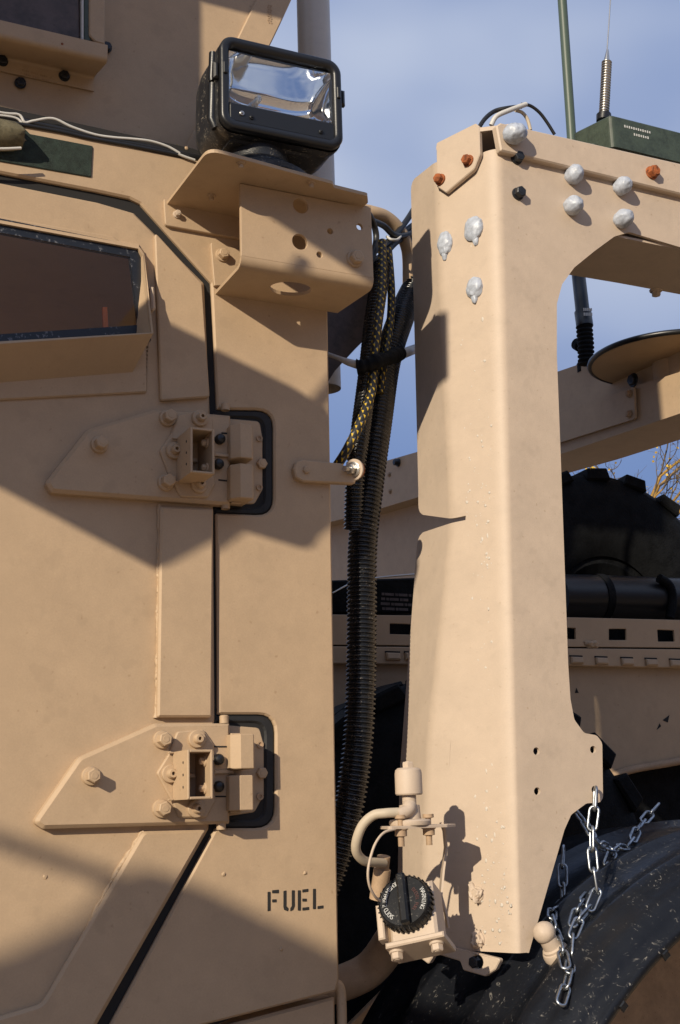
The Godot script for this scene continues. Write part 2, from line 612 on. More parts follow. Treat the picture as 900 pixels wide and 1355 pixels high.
	M.leaf.backlight = Color(0.5, 0.33, 0.05)
	# woven sleeve: yellow tracer threads crossing black yarn
	var w := Image.create(64, 64, false, Image.FORMAT_RGB8)
	for y in 64:
		for x in 64:
			var a := (x + y) % 16
			var b := (x - y + 640) % 16
			var cell := (x / 8 + y / 8) % 2
			var c := Color(0.10, 0.10, 0.11)
			if cell == 0 and a < 6: c = Color(0.80, 0.66, 0.16)
			elif cell == 1 and b < 5 and (y / 16) % 2 == 0: c = Color(0.42, 0.42, 0.44)
			w.set_pixel(x, y, c)
	M.braid = mat(Color.WHITE, 0.6)
	M.braid.albedo_texture = as_tex(w)
	M.braid.uv1_scale = Vector3(1.0, 16.0, 1.0)

func sky_look() -> PanoramaSkyMaterial:
	var w := 768
	var h := 384
	var im := Image.create(w, h, false, Image.FORMAT_RGBF)
	var n1 := noise(4, 1.1, 5)
	var n2 := noise(23, 3.2, 4)
	for y in h:
		var el := PI * (0.5 - (y + 0.5) / h)
		for x in w:
			var az := TAU * (x + 0.5) / w
			var d := Vector3(cos(el) * sin(az), sin(el) * 2.2, cos(el) * cos(az))
			var c := Color(0.13, 0.22, 0.48).lerp(Color(0.205, 0.305, 0.55), pow(1.0 - maxf(sin(el), 0.0), 2.0))
			var k := clampf(0.52 + 1.3 * n1.get_noise_3dv(d) + 0.35 * n2.get_noise_3dv(d), 0.0, 1.0) * smoothstep(0.22, 0.48, el)
			c = c.lerp(Color(0.56, 0.625, 0.77), k * 0.95)
			if el < 0: c = c.lerp(Color(0.20, 0.17, 0.13), smoothstep(0.0, -0.06, el))
			im.set_pixel(x, y, c)
	var m := PanoramaSkyMaterial.new()
	m.panorama = ImageTexture.create_from_image(im)
	return m

func ground():
	var g := G.new()
	g.quad(Vector3(-200, 0, -200), Vector3(200, 0, -200), Vector3(200, 0, 200), Vector3(-200, 0, 200), Vector3.UP)
	var o := part(self, "ground", g, M.soil)
	o.set_meta("kind", "structure")
	o.set_meta("label", "dry pale earth of the yard the truck stands on")

# ------------------------------------------------------------------ the cab
func cab():
	var c = thing("armoured_cab", "tan armoured cab with bolted door hinges, thick side window and FUEL stencil", "truck cab", Vector3(0.2, 0.7, 0))
	var door = part(c, "door", cut(rounded([Vector2(-0.0978, 2.5147), Vector2(0.316, 2.5066), Vector2(0.4619, 2.5034), Vector2(0.5183, 2.4966), Vector2(0.631, 2.3999), Vector2(0.6385, 2.2101), Vector2(0.6436, 2.0482), Vector2(0.6439, 1.7348), Vector2(0.6339, 1.5807), Vector2(0.4693, 1.3235), Vector2(-0.003, 1.3052)], 0.006), -0.03, 0.0, 0.004, [[Vector2(-0.0747, 2.4472), Vector2(0.5224, 2.4328), Vector2(0.5386, 2.3004), Vector2(-0.0539, 2.1747)]]), M.tan)
	part(c, "side_panel", cut(rounded([Vector2(-0.1057, 2.6157), Vector2(0.3461, 2.6083), Vector2(0.6206, 2.6051), Vector2(0.8509, 2.6051), Vector2(0.8409, 2.3995), Vector2(0.829, 1.3662), Vector2(0.8237, 1.3504), Vector2(0.6576, 1.3278), Vector2(0.4997, 1.3076), Vector2(0.4923, 1.3306), Vector2(0.644, 1.5814), Vector2(0.6496, 1.5813), Vector2(0.7347, 1.5786), Vector2(0.7377, 1.7407), Vector2(0.6485, 1.7401), Vector2(0.6485, 1.8987), Vector2(0.6471, 2.0358), Vector2(0.7407, 2.0393), Vector2(0.7437, 2.2075), Vector2(0.6506, 2.1983), Vector2(0.6421, 2.4017), Vector2(0.5277, 2.5135), Vector2(0.511, 2.5191), Vector2(0.4617, 2.5207), Vector2(0.3156, 2.5222), Vector2(-0.0991, 2.531)],
		[0.0, 0.0, 0.0, 0.0, 0.0, 0.004, 0.004, 0.0, 0.0, 0.0, 0.0, 0.0, 0.03, 0.026, 0.0, 0.0, 0.002, 0.03, 0.026, 0.002, 0.003, 0.003, 0.003, 0.0, 0.0, 0.0]), -0.03, 0.0, 0.003), M.tan)
	var shell = G.new()
	shell.box(Vector3(3.4, 1.83, 0.1), flat(0).translated(Vector3(-0.9, 1.6, -2.245)), 0.03)   # behind the crew space
	for y in [0.705, 2.495]: shell.box(Vector3(3.4, 0.04, 2.15), flat(0).translated(Vector3(-0.9, y, -1.12)), 0.0)
	for x in [-2.58, 0.78]: shell.box(Vector3(0.04, 1.75, 2.15), flat(0).translated(Vector3(x, 1.6, -1.12)), 0.0)
	part(c, "hull", shell, M.tan)
	part(c, "door_seal", cut([Vector2(-0.108, 2.6393), Vector2(0.6156, 2.6278), Vector2(0.8407, 2.599), Vector2(0.82, 1.3703), Vector2(0.4778, 1.2741), Vector2(-0.0037, 1.3085)], -0.036, -0.0075, 0.0, [[Vector2(-0.0756, 2.4569), Vector2(0.5283, 2.4423), Vector2(0.5447, 2.3084), Vector2(-0.0545, 2.1812)]]), M.groove)
	# raised strips welded along the door's edge
	part(c, "edge_strip", cut(rounded([Vector2(0.5479, 2.4669), Vector2(0.624, 2.394), Vector2(0.6353, 2.2129), Vector2(0.5584, 2.1981)], 0.004), -0.002, 0.009, 0.002), M.tan)
	part(c, "edge_strip", cut(rounded([Vector2(0.5577, 2.0364), Vector2(0.6388, 2.0392), Vector2(0.6346, 1.7348), Vector2(0.5543, 1.7344)], 0.003), -0.002, 0.013, 0.003), M.tan)
	part(c, "edge_strip", cut(rounded([Vector2(0.5356, 1.5808), Vector2(0.628, 1.5799), Vector2(0.4646, 1.3252), Vector2(-0.0023, 1.2988), Vector2(-0.0045, 1.327), Vector2(0.2767, 1.3518), Vector2(0.35, 1.3593), Vector2(0.403, 1.37)], [0.012, 0.004, 0.004, 0.0, 0.0, 0.0, 0.0, 0.02]), -0.002, 0.010, 0.004), M.tan)
	for w in [smooth([Vector3(0.5589, 2.0412, 0.002), Vector3(0.5582, 1.9384, 0.002), Vector3(0.5575, 1.8296, 0.002), Vector3(0.5557, 1.7342, 0.002)]), smooth([Vector3(0.5384, 1.5807, 0.001), Vector3(0.4988, 1.5247, 0.001), Vector3(0.4511, 1.4389, 0.001), Vector3(0.4052, 1.3679, 0.001), Vector3(0.3519, 1.3572, 0.001), Vector3(0.2692, 1.3478, 0.001)])]:
		var rr = []
		for i in w.size(): rr.append(0.0032 + 0.0012 * sin(i * 2.7) + 0.0008 * sin(i * 1.13))
		part(c, "weld_bead", pipe(w, rr, 8), M.weld)
	# the lower skirt behind the sill line
	part(c, "skirt_panel", cut(rounded([Vector2(0.473, 1.2919), Vector2(0.662, 1.3182), Vector2(0.8279, 1.3416), Vector2(0.826, 1.2004), Vector2(0.4547, 1.2069)], 0.003), -0.05, -0.012, 0.004), M.tan)
	part(c, "corner_post", pipe(smooth([Vector3(0.8286, 1.3581, -0.02), Vector3(0.8381, 1.3533, -0.02), Vector3(0.841, 1.3284, -0.02), Vector3(0.8393, 1.2374, -0.02)]), 0.0075, 12), M.tan)
	hinge(c, {
		"plate": [Vector2(0.3898, 2.0569), Vector2(0.4481, 2.1408), Vector2(0.5475, 2.1813), Vector2(0.6656, 2.185), Vector2(0.6642, 2.0457), Vector2(0.3985, 2.0435)], "top": Vector3(0.6603, 2.1994, 0), "low": Vector3(0.6591, 2.046, 0),
		"doubler": [Vector2(0.5527, 2.1169), Vector2(0.571, 2.1463), Vector2(0.5802, 2.175), Vector2(0.6131, 2.1845), Vector2(0.6344, 2.1763), Vector2(0.6385, 2.0744), Vector2(0.6266, 2.0528), Vector2(0.5849, 2.0506), Vector2(0.5688, 2.0775)], "seal": [[Vector2(0.6459, 2.0357), Vector2(0.7407, 2.0393), Vector2(0.7437, 2.2075), Vector2(0.6469, 2.1978)], [Vector2(0.6495, 2.0452), Vector2(0.726, 2.0511), Vector2(0.7283, 2.1936), Vector2(0.6505, 2.1863)]],
		"bolts": [Vector3(0.4638, 2.1177, 0.018), Vector3(0.5648, 2.1681, 0.018), Vector3(0.5628, 2.0706, 0.018)], "pans": [Vector3(0.613, 2.1716, 0.024), Vector3(0.5733, 2.1178, 0.024), Vector3(0.6115, 2.0698, 0.024)],
		"box": [Vector3(0.5777, 2.1376, 0.085), Vector3(0.6137, 2.0708, 0.085)], "knuckles": [Vector3(0.6587, 2.1646, 0.045), Vector3(0.6916, 2.112, 0.045), Vector3(0.658, 2.1031, 0.045), Vector3(0.6919, 2.0509, 0.045)], "bar": [Vector3(0.6372, 2.1199, 0.022), Vector3(0.6658, 2.1191, 0.022)],
		"leaf": [Vector2(0.6649, 2.1884), Vector2(0.7232, 2.1899), Vector2(0.7278, 2.1613), Vector2(0.7265, 2.0797), Vector2(0.7125, 2.0549), Vector2(0.6638, 2.0512)], "holes": [Vector3(0.7198, 2.1602, -0.005), Vector3(0.7187, 2.0824, -0.005)], "nut": Vector3(0.7229, 2.1197, -0.005), "knobs": [Vector3(0.6459, 2.144, 0.018), Vector3(0.6433, 2.1052, 0.018)], "slots": [[Vector2(0.6495, 2.156), Vector2(0.6652, 2.1565), Vector2(0.6651, 2.1541), Vector2(0.6495, 2.1537)], [Vector2(0.6442, 2.0832), Vector2(0.6645, 2.0827), Vector2(0.6644, 2.0803), Vector2(0.6442, 2.0809)]]},
		"upper door hinge, its plate and bolts all in shadow")
	hinge(c, {
		"plate": [Vector2(0.3848, 1.5971), Vector2(0.4433, 1.6802), Vector2(0.5495, 1.7257), Vector2(0.66, 1.726), Vector2(0.6587, 1.5871), Vector2(0.3979, 1.5881)], "top": Vector3(0.6542, 1.7316, 0), "low": Vector3(0.6485, 1.5844, 0),
		"doubler": [Vector2(0.5501, 1.6577), Vector2(0.5684, 1.6851), Vector2(0.5793, 1.7139), Vector2(0.6181, 1.7171), Vector2(0.6337, 1.6961), Vector2(0.6354, 1.6184), Vector2(0.622, 1.5963), Vector2(0.5826, 1.5974), Vector2(0.5696, 1.6239)], "seal": [[Vector2(0.6429, 1.5815), Vector2(0.7347, 1.5786), Vector2(0.7377, 1.7407), Vector2(0.6439, 1.7401)], [Vector2(0.6463, 1.5927), Vector2(0.7197, 1.5906), Vector2(0.722, 1.7286), Vector2(0.6473, 1.7283)]],
		"bolts": [Vector3(0.4592, 1.6552, 0.018), Vector3(0.5583, 1.703, 0.018), Vector3(0.5576, 1.6102, 0.018)], "pans": [Vector3(0.6069, 1.7035, 0.024), Vector3(0.5684, 1.6564, 0.024), Vector3(0.6055, 1.6089, 0.024)],
		"box": [Vector3(0.5726, 1.6859, 0.085), Vector3(0.6087, 1.6208, 0.085)], "knuckles": [Vector3(0.6541, 1.7094, 0.045), Vector3(0.6875, 1.6613, 0.045), Vector3(0.6524, 1.6525, 0.045), Vector3(0.6856, 1.6046, 0.045)], "bar": [Vector3(0.6342, 1.6598, 0.022), Vector3(0.6624, 1.6563, 0.022)],
		"leaf": [Vector2(0.661, 1.7267), Vector2(0.716, 1.7225), Vector2(0.7227, 1.6975), Vector2(0.7216, 1.6256), Vector2(0.706, 1.6005), Vector2(0.6599, 1.5955)], "holes": [Vector3(0.7141, 1.6975, -0.005), Vector3(0.7129, 1.6236, -0.005)], "nut": Vector3(0.7158, 1.6566, -0.005), "knobs": [Vector3(0.6403, 1.6755, 0.018), Vector3(0.64, 1.6381, 0.018)], "slots": [[Vector2(0.6324, 1.6944), Vector2(0.6607, 1.6942), Vector2(0.6607, 1.6921), Vector2(0.6324, 1.6923)], [Vector2(0.632, 1.6258), Vector2(0.6601, 1.6252), Vector2(0.66, 1.6232), Vector2(0.632, 1.6238)]]},
		"lower door hinge, sunlit, its bolts throwing long shadows")
	window(c)
	# FUEL, sprayed through a stencil
	var letters = [
		[[Vector2(0.7204, 1.4919), Vector2(0.725, 1.4917), Vector2(0.7246, 1.4661), Vector2(0.72, 1.4654)], [Vector2(0.7274, 1.4936), Vector2(0.7378, 1.4941), Vector2(0.7377, 1.489), Vector2(0.7273, 1.4895)], [Vector2(0.7272, 1.4813), Vector2(0.7341, 1.481), Vector2(0.734, 1.4769), Vector2(0.7271, 1.4772)]],
		[[Vector2(0.7448, 1.4917), Vector2(0.7495, 1.4925), Vector2(0.749, 1.4709), Vector2(0.7524, 1.4676), Vector2(0.7512, 1.4636), Vector2(0.7454, 1.466), Vector2(0.7443, 1.4701)], [Vector2(0.7576, 1.4921), Vector2(0.7623, 1.4919), Vector2(0.7619, 1.4702), Vector2(0.7594, 1.4652), Vector2(0.7547, 1.4634), Vector2(0.7548, 1.4675), Vector2(0.7572, 1.4705)]],
		[[Vector2(0.767, 1.4916), Vector2(0.7718, 1.4914), Vector2(0.7711, 1.4635), Vector2(0.7664, 1.4638)], [Vector2(0.7741, 1.4923), Vector2(0.7836, 1.4929), Vector2(0.7835, 1.4887), Vector2(0.774, 1.4882)], [Vector2(0.7738, 1.4799), Vector2(0.7809, 1.4795), Vector2(0.7808, 1.4754), Vector2(0.7738, 1.4758)], [Vector2(0.7736, 1.4675), Vector2(0.7842, 1.4679), Vector2(0.7841, 1.4638), Vector2(0.7735, 1.4634)]],
		[[Vector2(0.7908, 1.4925), Vector2(0.7955, 1.4923), Vector2(0.7948, 1.4642), Vector2(0.79, 1.4645)], [Vector2(0.7973, 1.4682), Vector2(0.8069, 1.4688), Vector2(0.8067, 1.4646), Vector2(0.7972, 1.4641)]]]
	for l in letters:
		var g = G.new()
		for s in l: g.plate(rounded(s, 0.0008, 2), 0.0002, 0.0007, 0.0002)
		part(c, "letter", g, M.print)
	# the cab's upper side wall, set back behind the rail, and the slanting end plate beside it
	part(c, "roof_wall", cut([Vector2(-0.1099, 2.6574), Vector2(0.4642, 2.6377), Vector2(0.6418, 2.622), Vector2(0.6238, 2.6533), Vector2(0.7268, 2.8959), Vector2(0.7673, 2.9905), Vector2(0.8717, 3.2308), Vector2(-0.1468, 3.1291)], -0.085, -0.06, 0.003), M.tan)
	part(c, "end_plate", cut([Vector2(0.6156, 2.6463), Vector2(0.6662, 2.6516), Vector2(0.7748, 2.8879), Vector2(0.7924, 2.9291), Vector2(0.8226, 3.0027), Vector2(0.8979, 3.1724), Vector2(0.8602, 3.2234), Vector2(0.7567, 2.9843), Vector2(0.7166, 2.8902)], -0.066, -0.055, 0.002), M.tan)
	var roof = G.new()
	roof.box(Vector3(3.1, 0.75, 1.9), flat(0).translated(Vector3(-1.02, 2.9, -1.04)), 0.03)
	part(c, "roof_block", roof, M.tan)
	var ledge = G.new()
	ledge.plate([Vector2(-0.1054, 2.6113), Vector2(0.6206, 2.6025), Vector2(0.8508, 2.6023), Vector2(0.8503, 2.5846), Vector2(-0.1041, 2.5957)], -0.12, -0.031, 0.0)
	part(c, "rail_ledge", ledge, M.tan)
	for p in [Vector3(0.6018, 2.622, 0), Vector3(0.4055, 1.527, 0), Vector3(0.7794, 1.515, 0), Vector3(0.6548, 1.5186, 0), Vector3(0.7398, 1.4134, 0)]:
		var g = G.new()
		g.lump(Transform3D(Basis.IDENTITY, p), Vector3(0.003, 0.0028, 0.0014), int(p.x * 1000), 0.5, 8)
		part(c, "paint_lump", g, M.tan)
	# stencilled marks on the end plate, two short lines reading upward
	for k in 2:
		var g = G.new()
		for i in 9:
			var p: Vector3 = Vector3(0.7699, 2.9433, -0.0545) + Vector3(0.0045 * k - 0.0014 * (i % 2), 0.0042 * i - 0.02, 0)
			g.box(Vector3(0.0028, 0.0026, 0.0006), Transform3D(Basis(Vector3(0, 0, 1), 0.4 + 0.5 * (i % 3)), p), 0.0001)
		part(c, "stencil_line", g, M.tan_old)

func hinge(c: Node3D, d: Dictionary, label: String):
	var h = part(c, "hinge", cut(rounded(d.plate, [0.008, 0.02, 0.012, 0.002, 0.003, 0.008]), -0.001, 0.018, 0.005), M.tan, label)
	part(h, "doubler_plate", cut(rounded(d.doubler, 0.006), 0.017, 0.023, 0.0018), M.tan)
	for p in d.bolts: placed(h, "bolt", bolt_mesh(0.0098, 0.021, 1.3), M.tan, Transform3D(Basis(Vector3(0, 0, 1), p.x * 40), p))
	for p in d.pans: placed(h, "cap_screw", pan_mesh(0.0125, 0.016), M.tan, Transform3D(Basis.IDENTITY, p))
	for s in d.slots: part(h, "slot", cut(s, 0.0184, 0.0187, 0.0), M.groove)
	# the socket box: four walls round an open front, two bolts and a rib inside
	var a: Vector3 = d.box[0]
	var b: Vector3 = d.box[1]
	var mid = (a + b) / 2
	var w = b.x - a.x
	var t = a.y - b.y
	var bx = G.new()
	for s in [-1, 1]:
		bx.box(Vector3(0.0034, t, 0.063), flat(0).translated(Vector3(mid.x + s * (w / 2 - 0.0017), mid.y, 0.0545)), 0.001)
		bx.box(Vector3(w - 0.0068, 0.0034, 0.063), flat(0).translated(Vector3(mid.x, mid.y + s * (t / 2 - 0.0017), 0.0545)), 0.0008)
	bx.box(Vector3(0.008, 0.0022, 0.004), flat(0).translated(Vector3(a.x - 0.004, b.y + 0.001, 0.027)), 0.0006)
	bx.box(Vector3(0.008, 0.0022, 0.004), flat(0).translated(Vector3(a.x - 0.004, a.y - 0.001, 0.027)), 0.0006)
	var box = part(h, "socket_box", bx, M.tan)
	for k in [-1, 0, 1]:
		var hole = G.new()
		hole.lathe([Vector2(0.0019, 0), Vector2(0.0019, 0.0003), Vector2(0, 0.0003)], turned(Vector3(-1, 0, 0), Vector3(a.x - 0.0001, mid.y + k * t * 0.25, 0.068)), 12)
		part(h, "screw_hole", hole, M.groove)
	for k in [-0.28, 0.28]:
		placed(h, "nut", bolt_mesh(0.0052, 0.008, 1.5), M.tan, Transform3D(Basis(Vector3(0, 0, -1), Vector3(0, 1, 0), Vector3(1, 0, 0)).rotated(Vector3.UP, PI), Vector3(b.x - 0.0036, mid.y + k * t, 0.063)))
	var rib = G.new()
	rib.box(Vector3(w * 0.7, 0.006, 0.012), flat(0).translated(Vector3(mid.x - 0.002, mid.y, 0.03)), 0.001)
	part(h, "rib", rib, M.tan)
	for p in d.knobs:
		var kg = G.new()
		kg.lathe([Vector2(0.0078, 0), Vector2(0.0078, 0.007), Vector2(0.006, 0.011), Vector2(0.002, 0.013), Vector2(0, 0.013)], turned(Vector3(0, 0, 1), p), 18)
		part(h, "rubber_knob", kg, M.plastic)
	# the recess behind: seal, fixed leaf, two knuckle blocks on it and a pin
	part(h, "recess_seal", cut(rounded(d.seal[0], [0.0, 0.03, 0.026, 0.0]), -0.028, -0.004, 0.003, [rounded(d.seal[1], [0.0, 0.022, 0.018, 0.0])]), M.seal)
	part(h, "fixed_leaf", cut(rounded(d.leaf, [0.0, 0.01, 0.004, 0.004, 0.01, 0.0]), -0.028, -0.006, 0.003), M.tan)
	for k in [0, 2]:
		var p: Vector3 = d.knuckles[k]
		var q: Vector3 = d.knuckles[k + 1]
		var kn = G.new()
		kn.xf = level(0)
		var x0 = p.x
		var x1 = q.x
		kn.plate([Vector2(x0, 0.012), Vector2(x1, 0.012), Vector2(x1, -0.038), Vector2(x1 - 0.004, -0.045), Vector2(x0 + 0.011, -0.045), Vector2(x0, -0.032)], q.y, p.y, 0.0012, [], 0.0012)
		var blk = part(h, "knuckle", kn, M.tan)
		var pin = G.new()
		pin.box(Vector3(0.014, 0.003, 0.010), flat(0).translated(Vector3((x0 + x1) / 2 - 0.003, p.y + 0.0012 if k == 0 else q.y - 0.0012, 0.014)), 0.001)
		part(h, "pin_end", pin, M.tan)
	var bp: Vector3 = d.bar[0]
	var bq: Vector3 = d.bar[1]
	var bar = G.new()
	bar.box(Vector3(bq.x - bp.x, 0.005, 0.006), flat(0).translated(Vector3((bp.x + bq.x) / 2, (bp.y + bq.y) / 2, 0.02)), 0.001)
	part(h, "spring_bar", bar, M.tan)
	for p in d.holes:
		var hg = G.new()
		hg.lathe([Vector2(0.0052, 0), Vector2(0.0052, 0.002), Vector2(0.0028, 0.002), Vector2(0.0026, 0.0004), Vector2(0, 0.0004)], turned(Vector3(0, 0, 1), p), 16)
		part(h, "eyelet", hg, M.tan_old)
	placed(h, "bolt", bolt_mesh(0.0085, 0.006, 1.0), M.tan, Transform3D(Basis.IDENTITY, d.nut))
	for p in [d.top, d.low]:
		var e = G.new()
		e.lathe([Vector2(0.0066, -0.005), Vector2(0.0066, 0.005), Vector2(0.005, 0.0065), Vector2(0, 0.0065)], Transform3D(Basis.IDENTITY, p + Vector3(0, 0, 0.008)), 16)
		part(h, "pin_end", e, M.tan)

func window(c: Node3D):
	# a frame whose lower lip stands 6 cm proud of the door, with a sloping underside
	var o = [Vector3(-0.0924, 2.4484, 0.012), Vector3(0.5222, 2.4363, 0.012), Vector3(0.5293, 2.4236, 0.016), Vector3(0.5303, 2.2813, 0.06), Vector3(-0.0687, 2.1548, 0.06)]
	var i = [Vector3(-0.092, 2.4432, 0.014), Vector3(0.5205, 2.4315, 0.014), Vector3(0.5264, 2.4198, 0.018), Vector3(0.5284, 2.2833, 0.057), Vector3(-0.0694, 2.1635, 0.057)]
	var foot = [Vector3(-0.0934, 2.4586, 0), Vector3(0.5258, 2.4458, 0), Vector3(0.5342, 2.4336, 0), Vector3(0.5147, 2.2344, 0), Vector3(-0.0664, 2.1137, 0)]
	var g = G.new()
	var n = o.size()
	for k in n - 1:
		var j = k + 1
		g.quad(o[k], o[j], i[j], i[k], Vector3(0, 0.3, 1))
		var out: Vector3 = (o[j] - o[k]).cross(Vector3(0, 0, 1)) * -1.0
		g.quad(o[k], o[j], foot[j], foot[k], out)
		g.quad(i[k], i[j], i[j] * Vector3(1, 1, 0), i[k] * Vector3(1, 1, 0), -out)
	var fr = part(c, "window", g, M.tan)
	part(fr, "backing_plate", cut(rounded([Vector2(-0.0928, 2.4519), Vector2(0.4845, 2.4498), Vector2(0.5387, 2.4187), Vector2(0.5387, 2.2099), Vector2(0.3255, 2.1735), Vector2(-0.0653, 2.1014)], 0.004), -0.002, 0.005, 0.002, [[Vector2(-0.0745, 2.4448), Vector2(0.5221, 2.4294), Vector2(0.5382, 2.2962), Vector2(-0.0537, 2.173)]]), M.tan)
	# the glass block: a scuffed band round the edge, then the clear dark pane
	var rim = [Vector2(-0.0933, 2.4595), Vector2(0.5255, 2.4381), Vector2(0.5428, 2.2906), Vector2(-0.0701, 2.1636)]
	var clear = [Vector2(-0.0558, 2.4336), Vector2(0.5092, 2.4182), Vector2(0.5229, 2.3117), Vector2(-0.0378, 2.1921)]
	part(fr, "glass_border", cut(rim, 0.001, 0.009, 0.0, [clear]), M.glass_edge)
	var p = G.new()
	p.plate(clear, 0.0065, 0.0075, 0.0)
	part(fr, "pane", p, M.window_pane)
	part(fr, "painted_glint", cut([Vector2(0.475, 2.342), Vector2(0.4819, 2.343), Vector2(0.4847, 2.3062), Vector2(0.4767, 2.3051)], -0.019, -0.014, 0.0005), mat(Color(0.75, 0.2, 0.03), 0.6))  # orange patch stands in for a glint reflected in the glass
	var stud = cut(rounded([Vector2(0.5353, 2.3686), Vector2(0.5423, 2.3685), Vector2(0.5448, 2.3329), Vector2(0.5378, 2.3307)], 0.0035), 0.0, 0.028, 0.003)
	part(fr, "catch_stud", stud, M.tan_frame)

func roof_gear():
	# the instrument tray high on the cab wall
	var t = thing("instrument_tray", "shadowed sheet-metal tray with dark screen bolted high on the cab wall", "equipment tray", Vector3(0.35, 2.72, -0.05))
	var prof = [Vector3(0, Vector3(0.3905, 2.7207, -0.058).y, -0.058), Vector3(0, Vector3(0.3898, 2.7495, -0.058).y, -0.058), Vector3(0, Vector3(0.3722, 2.7302, 0.02).y, 0.02), Vector3(0, Vector3(0.3716, 2.7556, 0.02).y, 0.02)]
	var prof2 = bent(prof, [0.012, 0.006])
	var x0 = Vector3(0.0033, 2.6504, 0).x
	var x1 = Vector3(0.4669, 2.7364, -0.058).x
	var rows = []
	for x in [x0, x1 - 0.02, x1]:
		var line = []
		for p in prof2: line.append(Vector3(x, p.y, p.z))
		rows.append(line)
	var g = G.new()
	g.sheet(rows, 0.003, 1.0)
	part(t, "tray", g, M.tan)
	part(t, "dark_screen", cut([Vector2(-0.0138, 2.9033), Vector2(0.4233, 2.9103), Vector2(0.4283, 2.7609), Vector2(-0.0036, 2.7485)], -0.03, 0.01, 0.003), M.panel_dark)
	part(t, "bezel_strip", cut([Vector2(0.4258, 2.8802), Vector2(0.4294, 2.8812), Vector2(0.4315, 2.7593), Vector2(0.428, 2.7584)], -0.01, 0.016, 0.001), M.white_cable)
	part(t, "gasket", cut([Vector2(0.4304, 2.8842), Vector2(0.4387, 2.8865), Vector2(0.4405, 2.7719), Vector2(0.4442, 2.7637), Vector2(0.4325, 2.7594)], -0.03, 0.012, 0.001), M.green)
	part(t, "side_frame", cut(rounded([Vector2(0.4382, 2.8851), Vector2(0.4633, 2.8923), Vector2(0.465, 2.7614), Vector2(0.4496, 2.7626), Vector2(0.44, 2.7719)], [0.0, 0.0, 0.002, 0.01, 0.006]), -0.05, 0.014, 0.002), M.tan)
	for p in [Vector3(0.3231, 2.7377, -0.055), Vector3(0.3516, 2.707, -0.055), Vector3(0.4191, 2.7351, -0.055), Vector3(0.4861, 2.8027, -0.055)]:
		placed(t, "bolt", bolt_mesh(0.0075, 0.008, 1.2), M.black_bolt, Transform3D(Basis(Vector3(0, 0, 1), p.x * 30), p))
	placed(t, "small_screw", pan_mesh(0.0035, 0.003), M.rust, Transform3D(Basis.IDENTITY, Vector3(0.3969, 2.7397, 0.021)))
	for k in 2:
		var wr = G.new()
		for i in 16:
			if (i * 7 + k * 3) % 5 == 0: continue
			wr.box(Vector3(0.0016 + 0.0006 * (i % 2), 0.0026, 0.0004), flat(0).translated(Vector3(0.352, 2.7303, -0.0545) + Vector3(0.0028 * i, -0.006 * k - 0.0002 * i, 0)), 0.0001)
		part(t, "stencil_line", wr, M.tan_old)
	# wires and cloth lying along the rail
	var wc = thing("white_wire", "thin white wire lying loose along the cab's roof rail", "wire", Vector3(0.4564, 2.6269, -0.03))
	part(wc, "strand", pipe(smooth([Vector3(0.2261, 2.6184, 0.001), Vector3(0.3124, 2.6175, 0.001), Vector3(0.3399, 2.62, 0.001), Vector3(0.3492, 2.6097, 0.001), Vector3(0.3624, 2.6151, 0.001), Vector3(0.3905, 2.6252, 0.001), Vector3(0.4193, 2.6178, 0.001), Vector3(0.4542, 2.6128, 0.001), Vector3(0.4836, 2.6141, 0.001), Vector3(0.5134, 2.6181, 0.001), Vector3(0.5436, 2.6207, 0.001), Vector3(0.5705, 2.6174, 0.001), Vector3(0.5903, 2.61, 0.001)], 6), 0.0022, 8), M.white_cable)
	part(wc, "strand", pipe(smooth([Vector3(0.2265, 2.6118, 0), Vector3(0.2909, 2.6119, 0), Vector3(0.3348, 2.6144, 0), Vector3(0.3461, 2.6058, 0)], 6), 0.002, 8), M.white_cable)
	part(wc, "strand", pipe(smooth([Vector3(0.5868, 2.6064, 0.004), Vector3(0.5992, 2.6038, 0.004), Vector3(0.6141, 2.6017, 0.004)], 6), 0.0022, 8), M.white_cable)
	var bc = thing("black_cable", "black cable with two cores lying along the cab's roof rail", "cable", Vector3(0.4564, 2.6269, -0.03))
	part(bc, "strand", pipe(smooth([Vector3(0.1851, 2.614, -0.004), Vector3(0.3356, 2.6143, -0.004), Vector3(0.3806, 2.6131, -0.004), Vector3(0.4497, 2.6119, -0.004), Vector3(0.5452, 2.612, -0.004), Vector3(0.622, 2.6113, -0.004), Vector3(0.6703, 2.6108, -0.004)], 6), 0.0055, 10), M.cable)
	part(bc, "strand", pipe(smooth([Vector3(0.1848, 2.6034, 0.002), Vector3(0.3346, 2.6046, 0.002), Vector3(0.4021, 2.6059, 0.002), Vector3(0.4482, 2.6047, 0.002), Vector3(0.5192, 2.606, 0.002), Vector3(0.6049, 2.606, 0.002)], 6), 0.003, 10), M.cable)
	var vp = thing("fastener_patch", "dark green hook-and-loop patch stuck on the cab's roof rail", "fabric patch", Vector3(0.3977, 2.5673, 0))
	part(vp, "patch", cut(rounded([Vector2(0.2691, 2.6031), Vector2(0.3411, 2.6058), Vector2(0.3571, 2.592), Vector2(0.4518, 2.5926), Vector2(0.4503, 2.5409), Vector2(0.3786, 2.5399), Vector2(0.2714, 2.5383)], 0.002), 0.0002, 0.0025, 0.0008), M.velcro)
	var cv = thing("canvas_roll", "rolled olive canvas end hanging over the cab's roof rail", "canvas", Vector3(0.3119, 2.5746, 0.01))
	var rows2 = []
	var a: Array = [Vector3(0.1836, 2.6001, 0.012), Vector3(0.2463, 2.6001, 0.012), Vector3(0.3107, 2.6001, 0.012), Vector3(0.3305, 2.5996, 0.012), Vector3(0.3406, 2.5945, 0.012), Vector3(0.343, 2.5877, 0.012)]
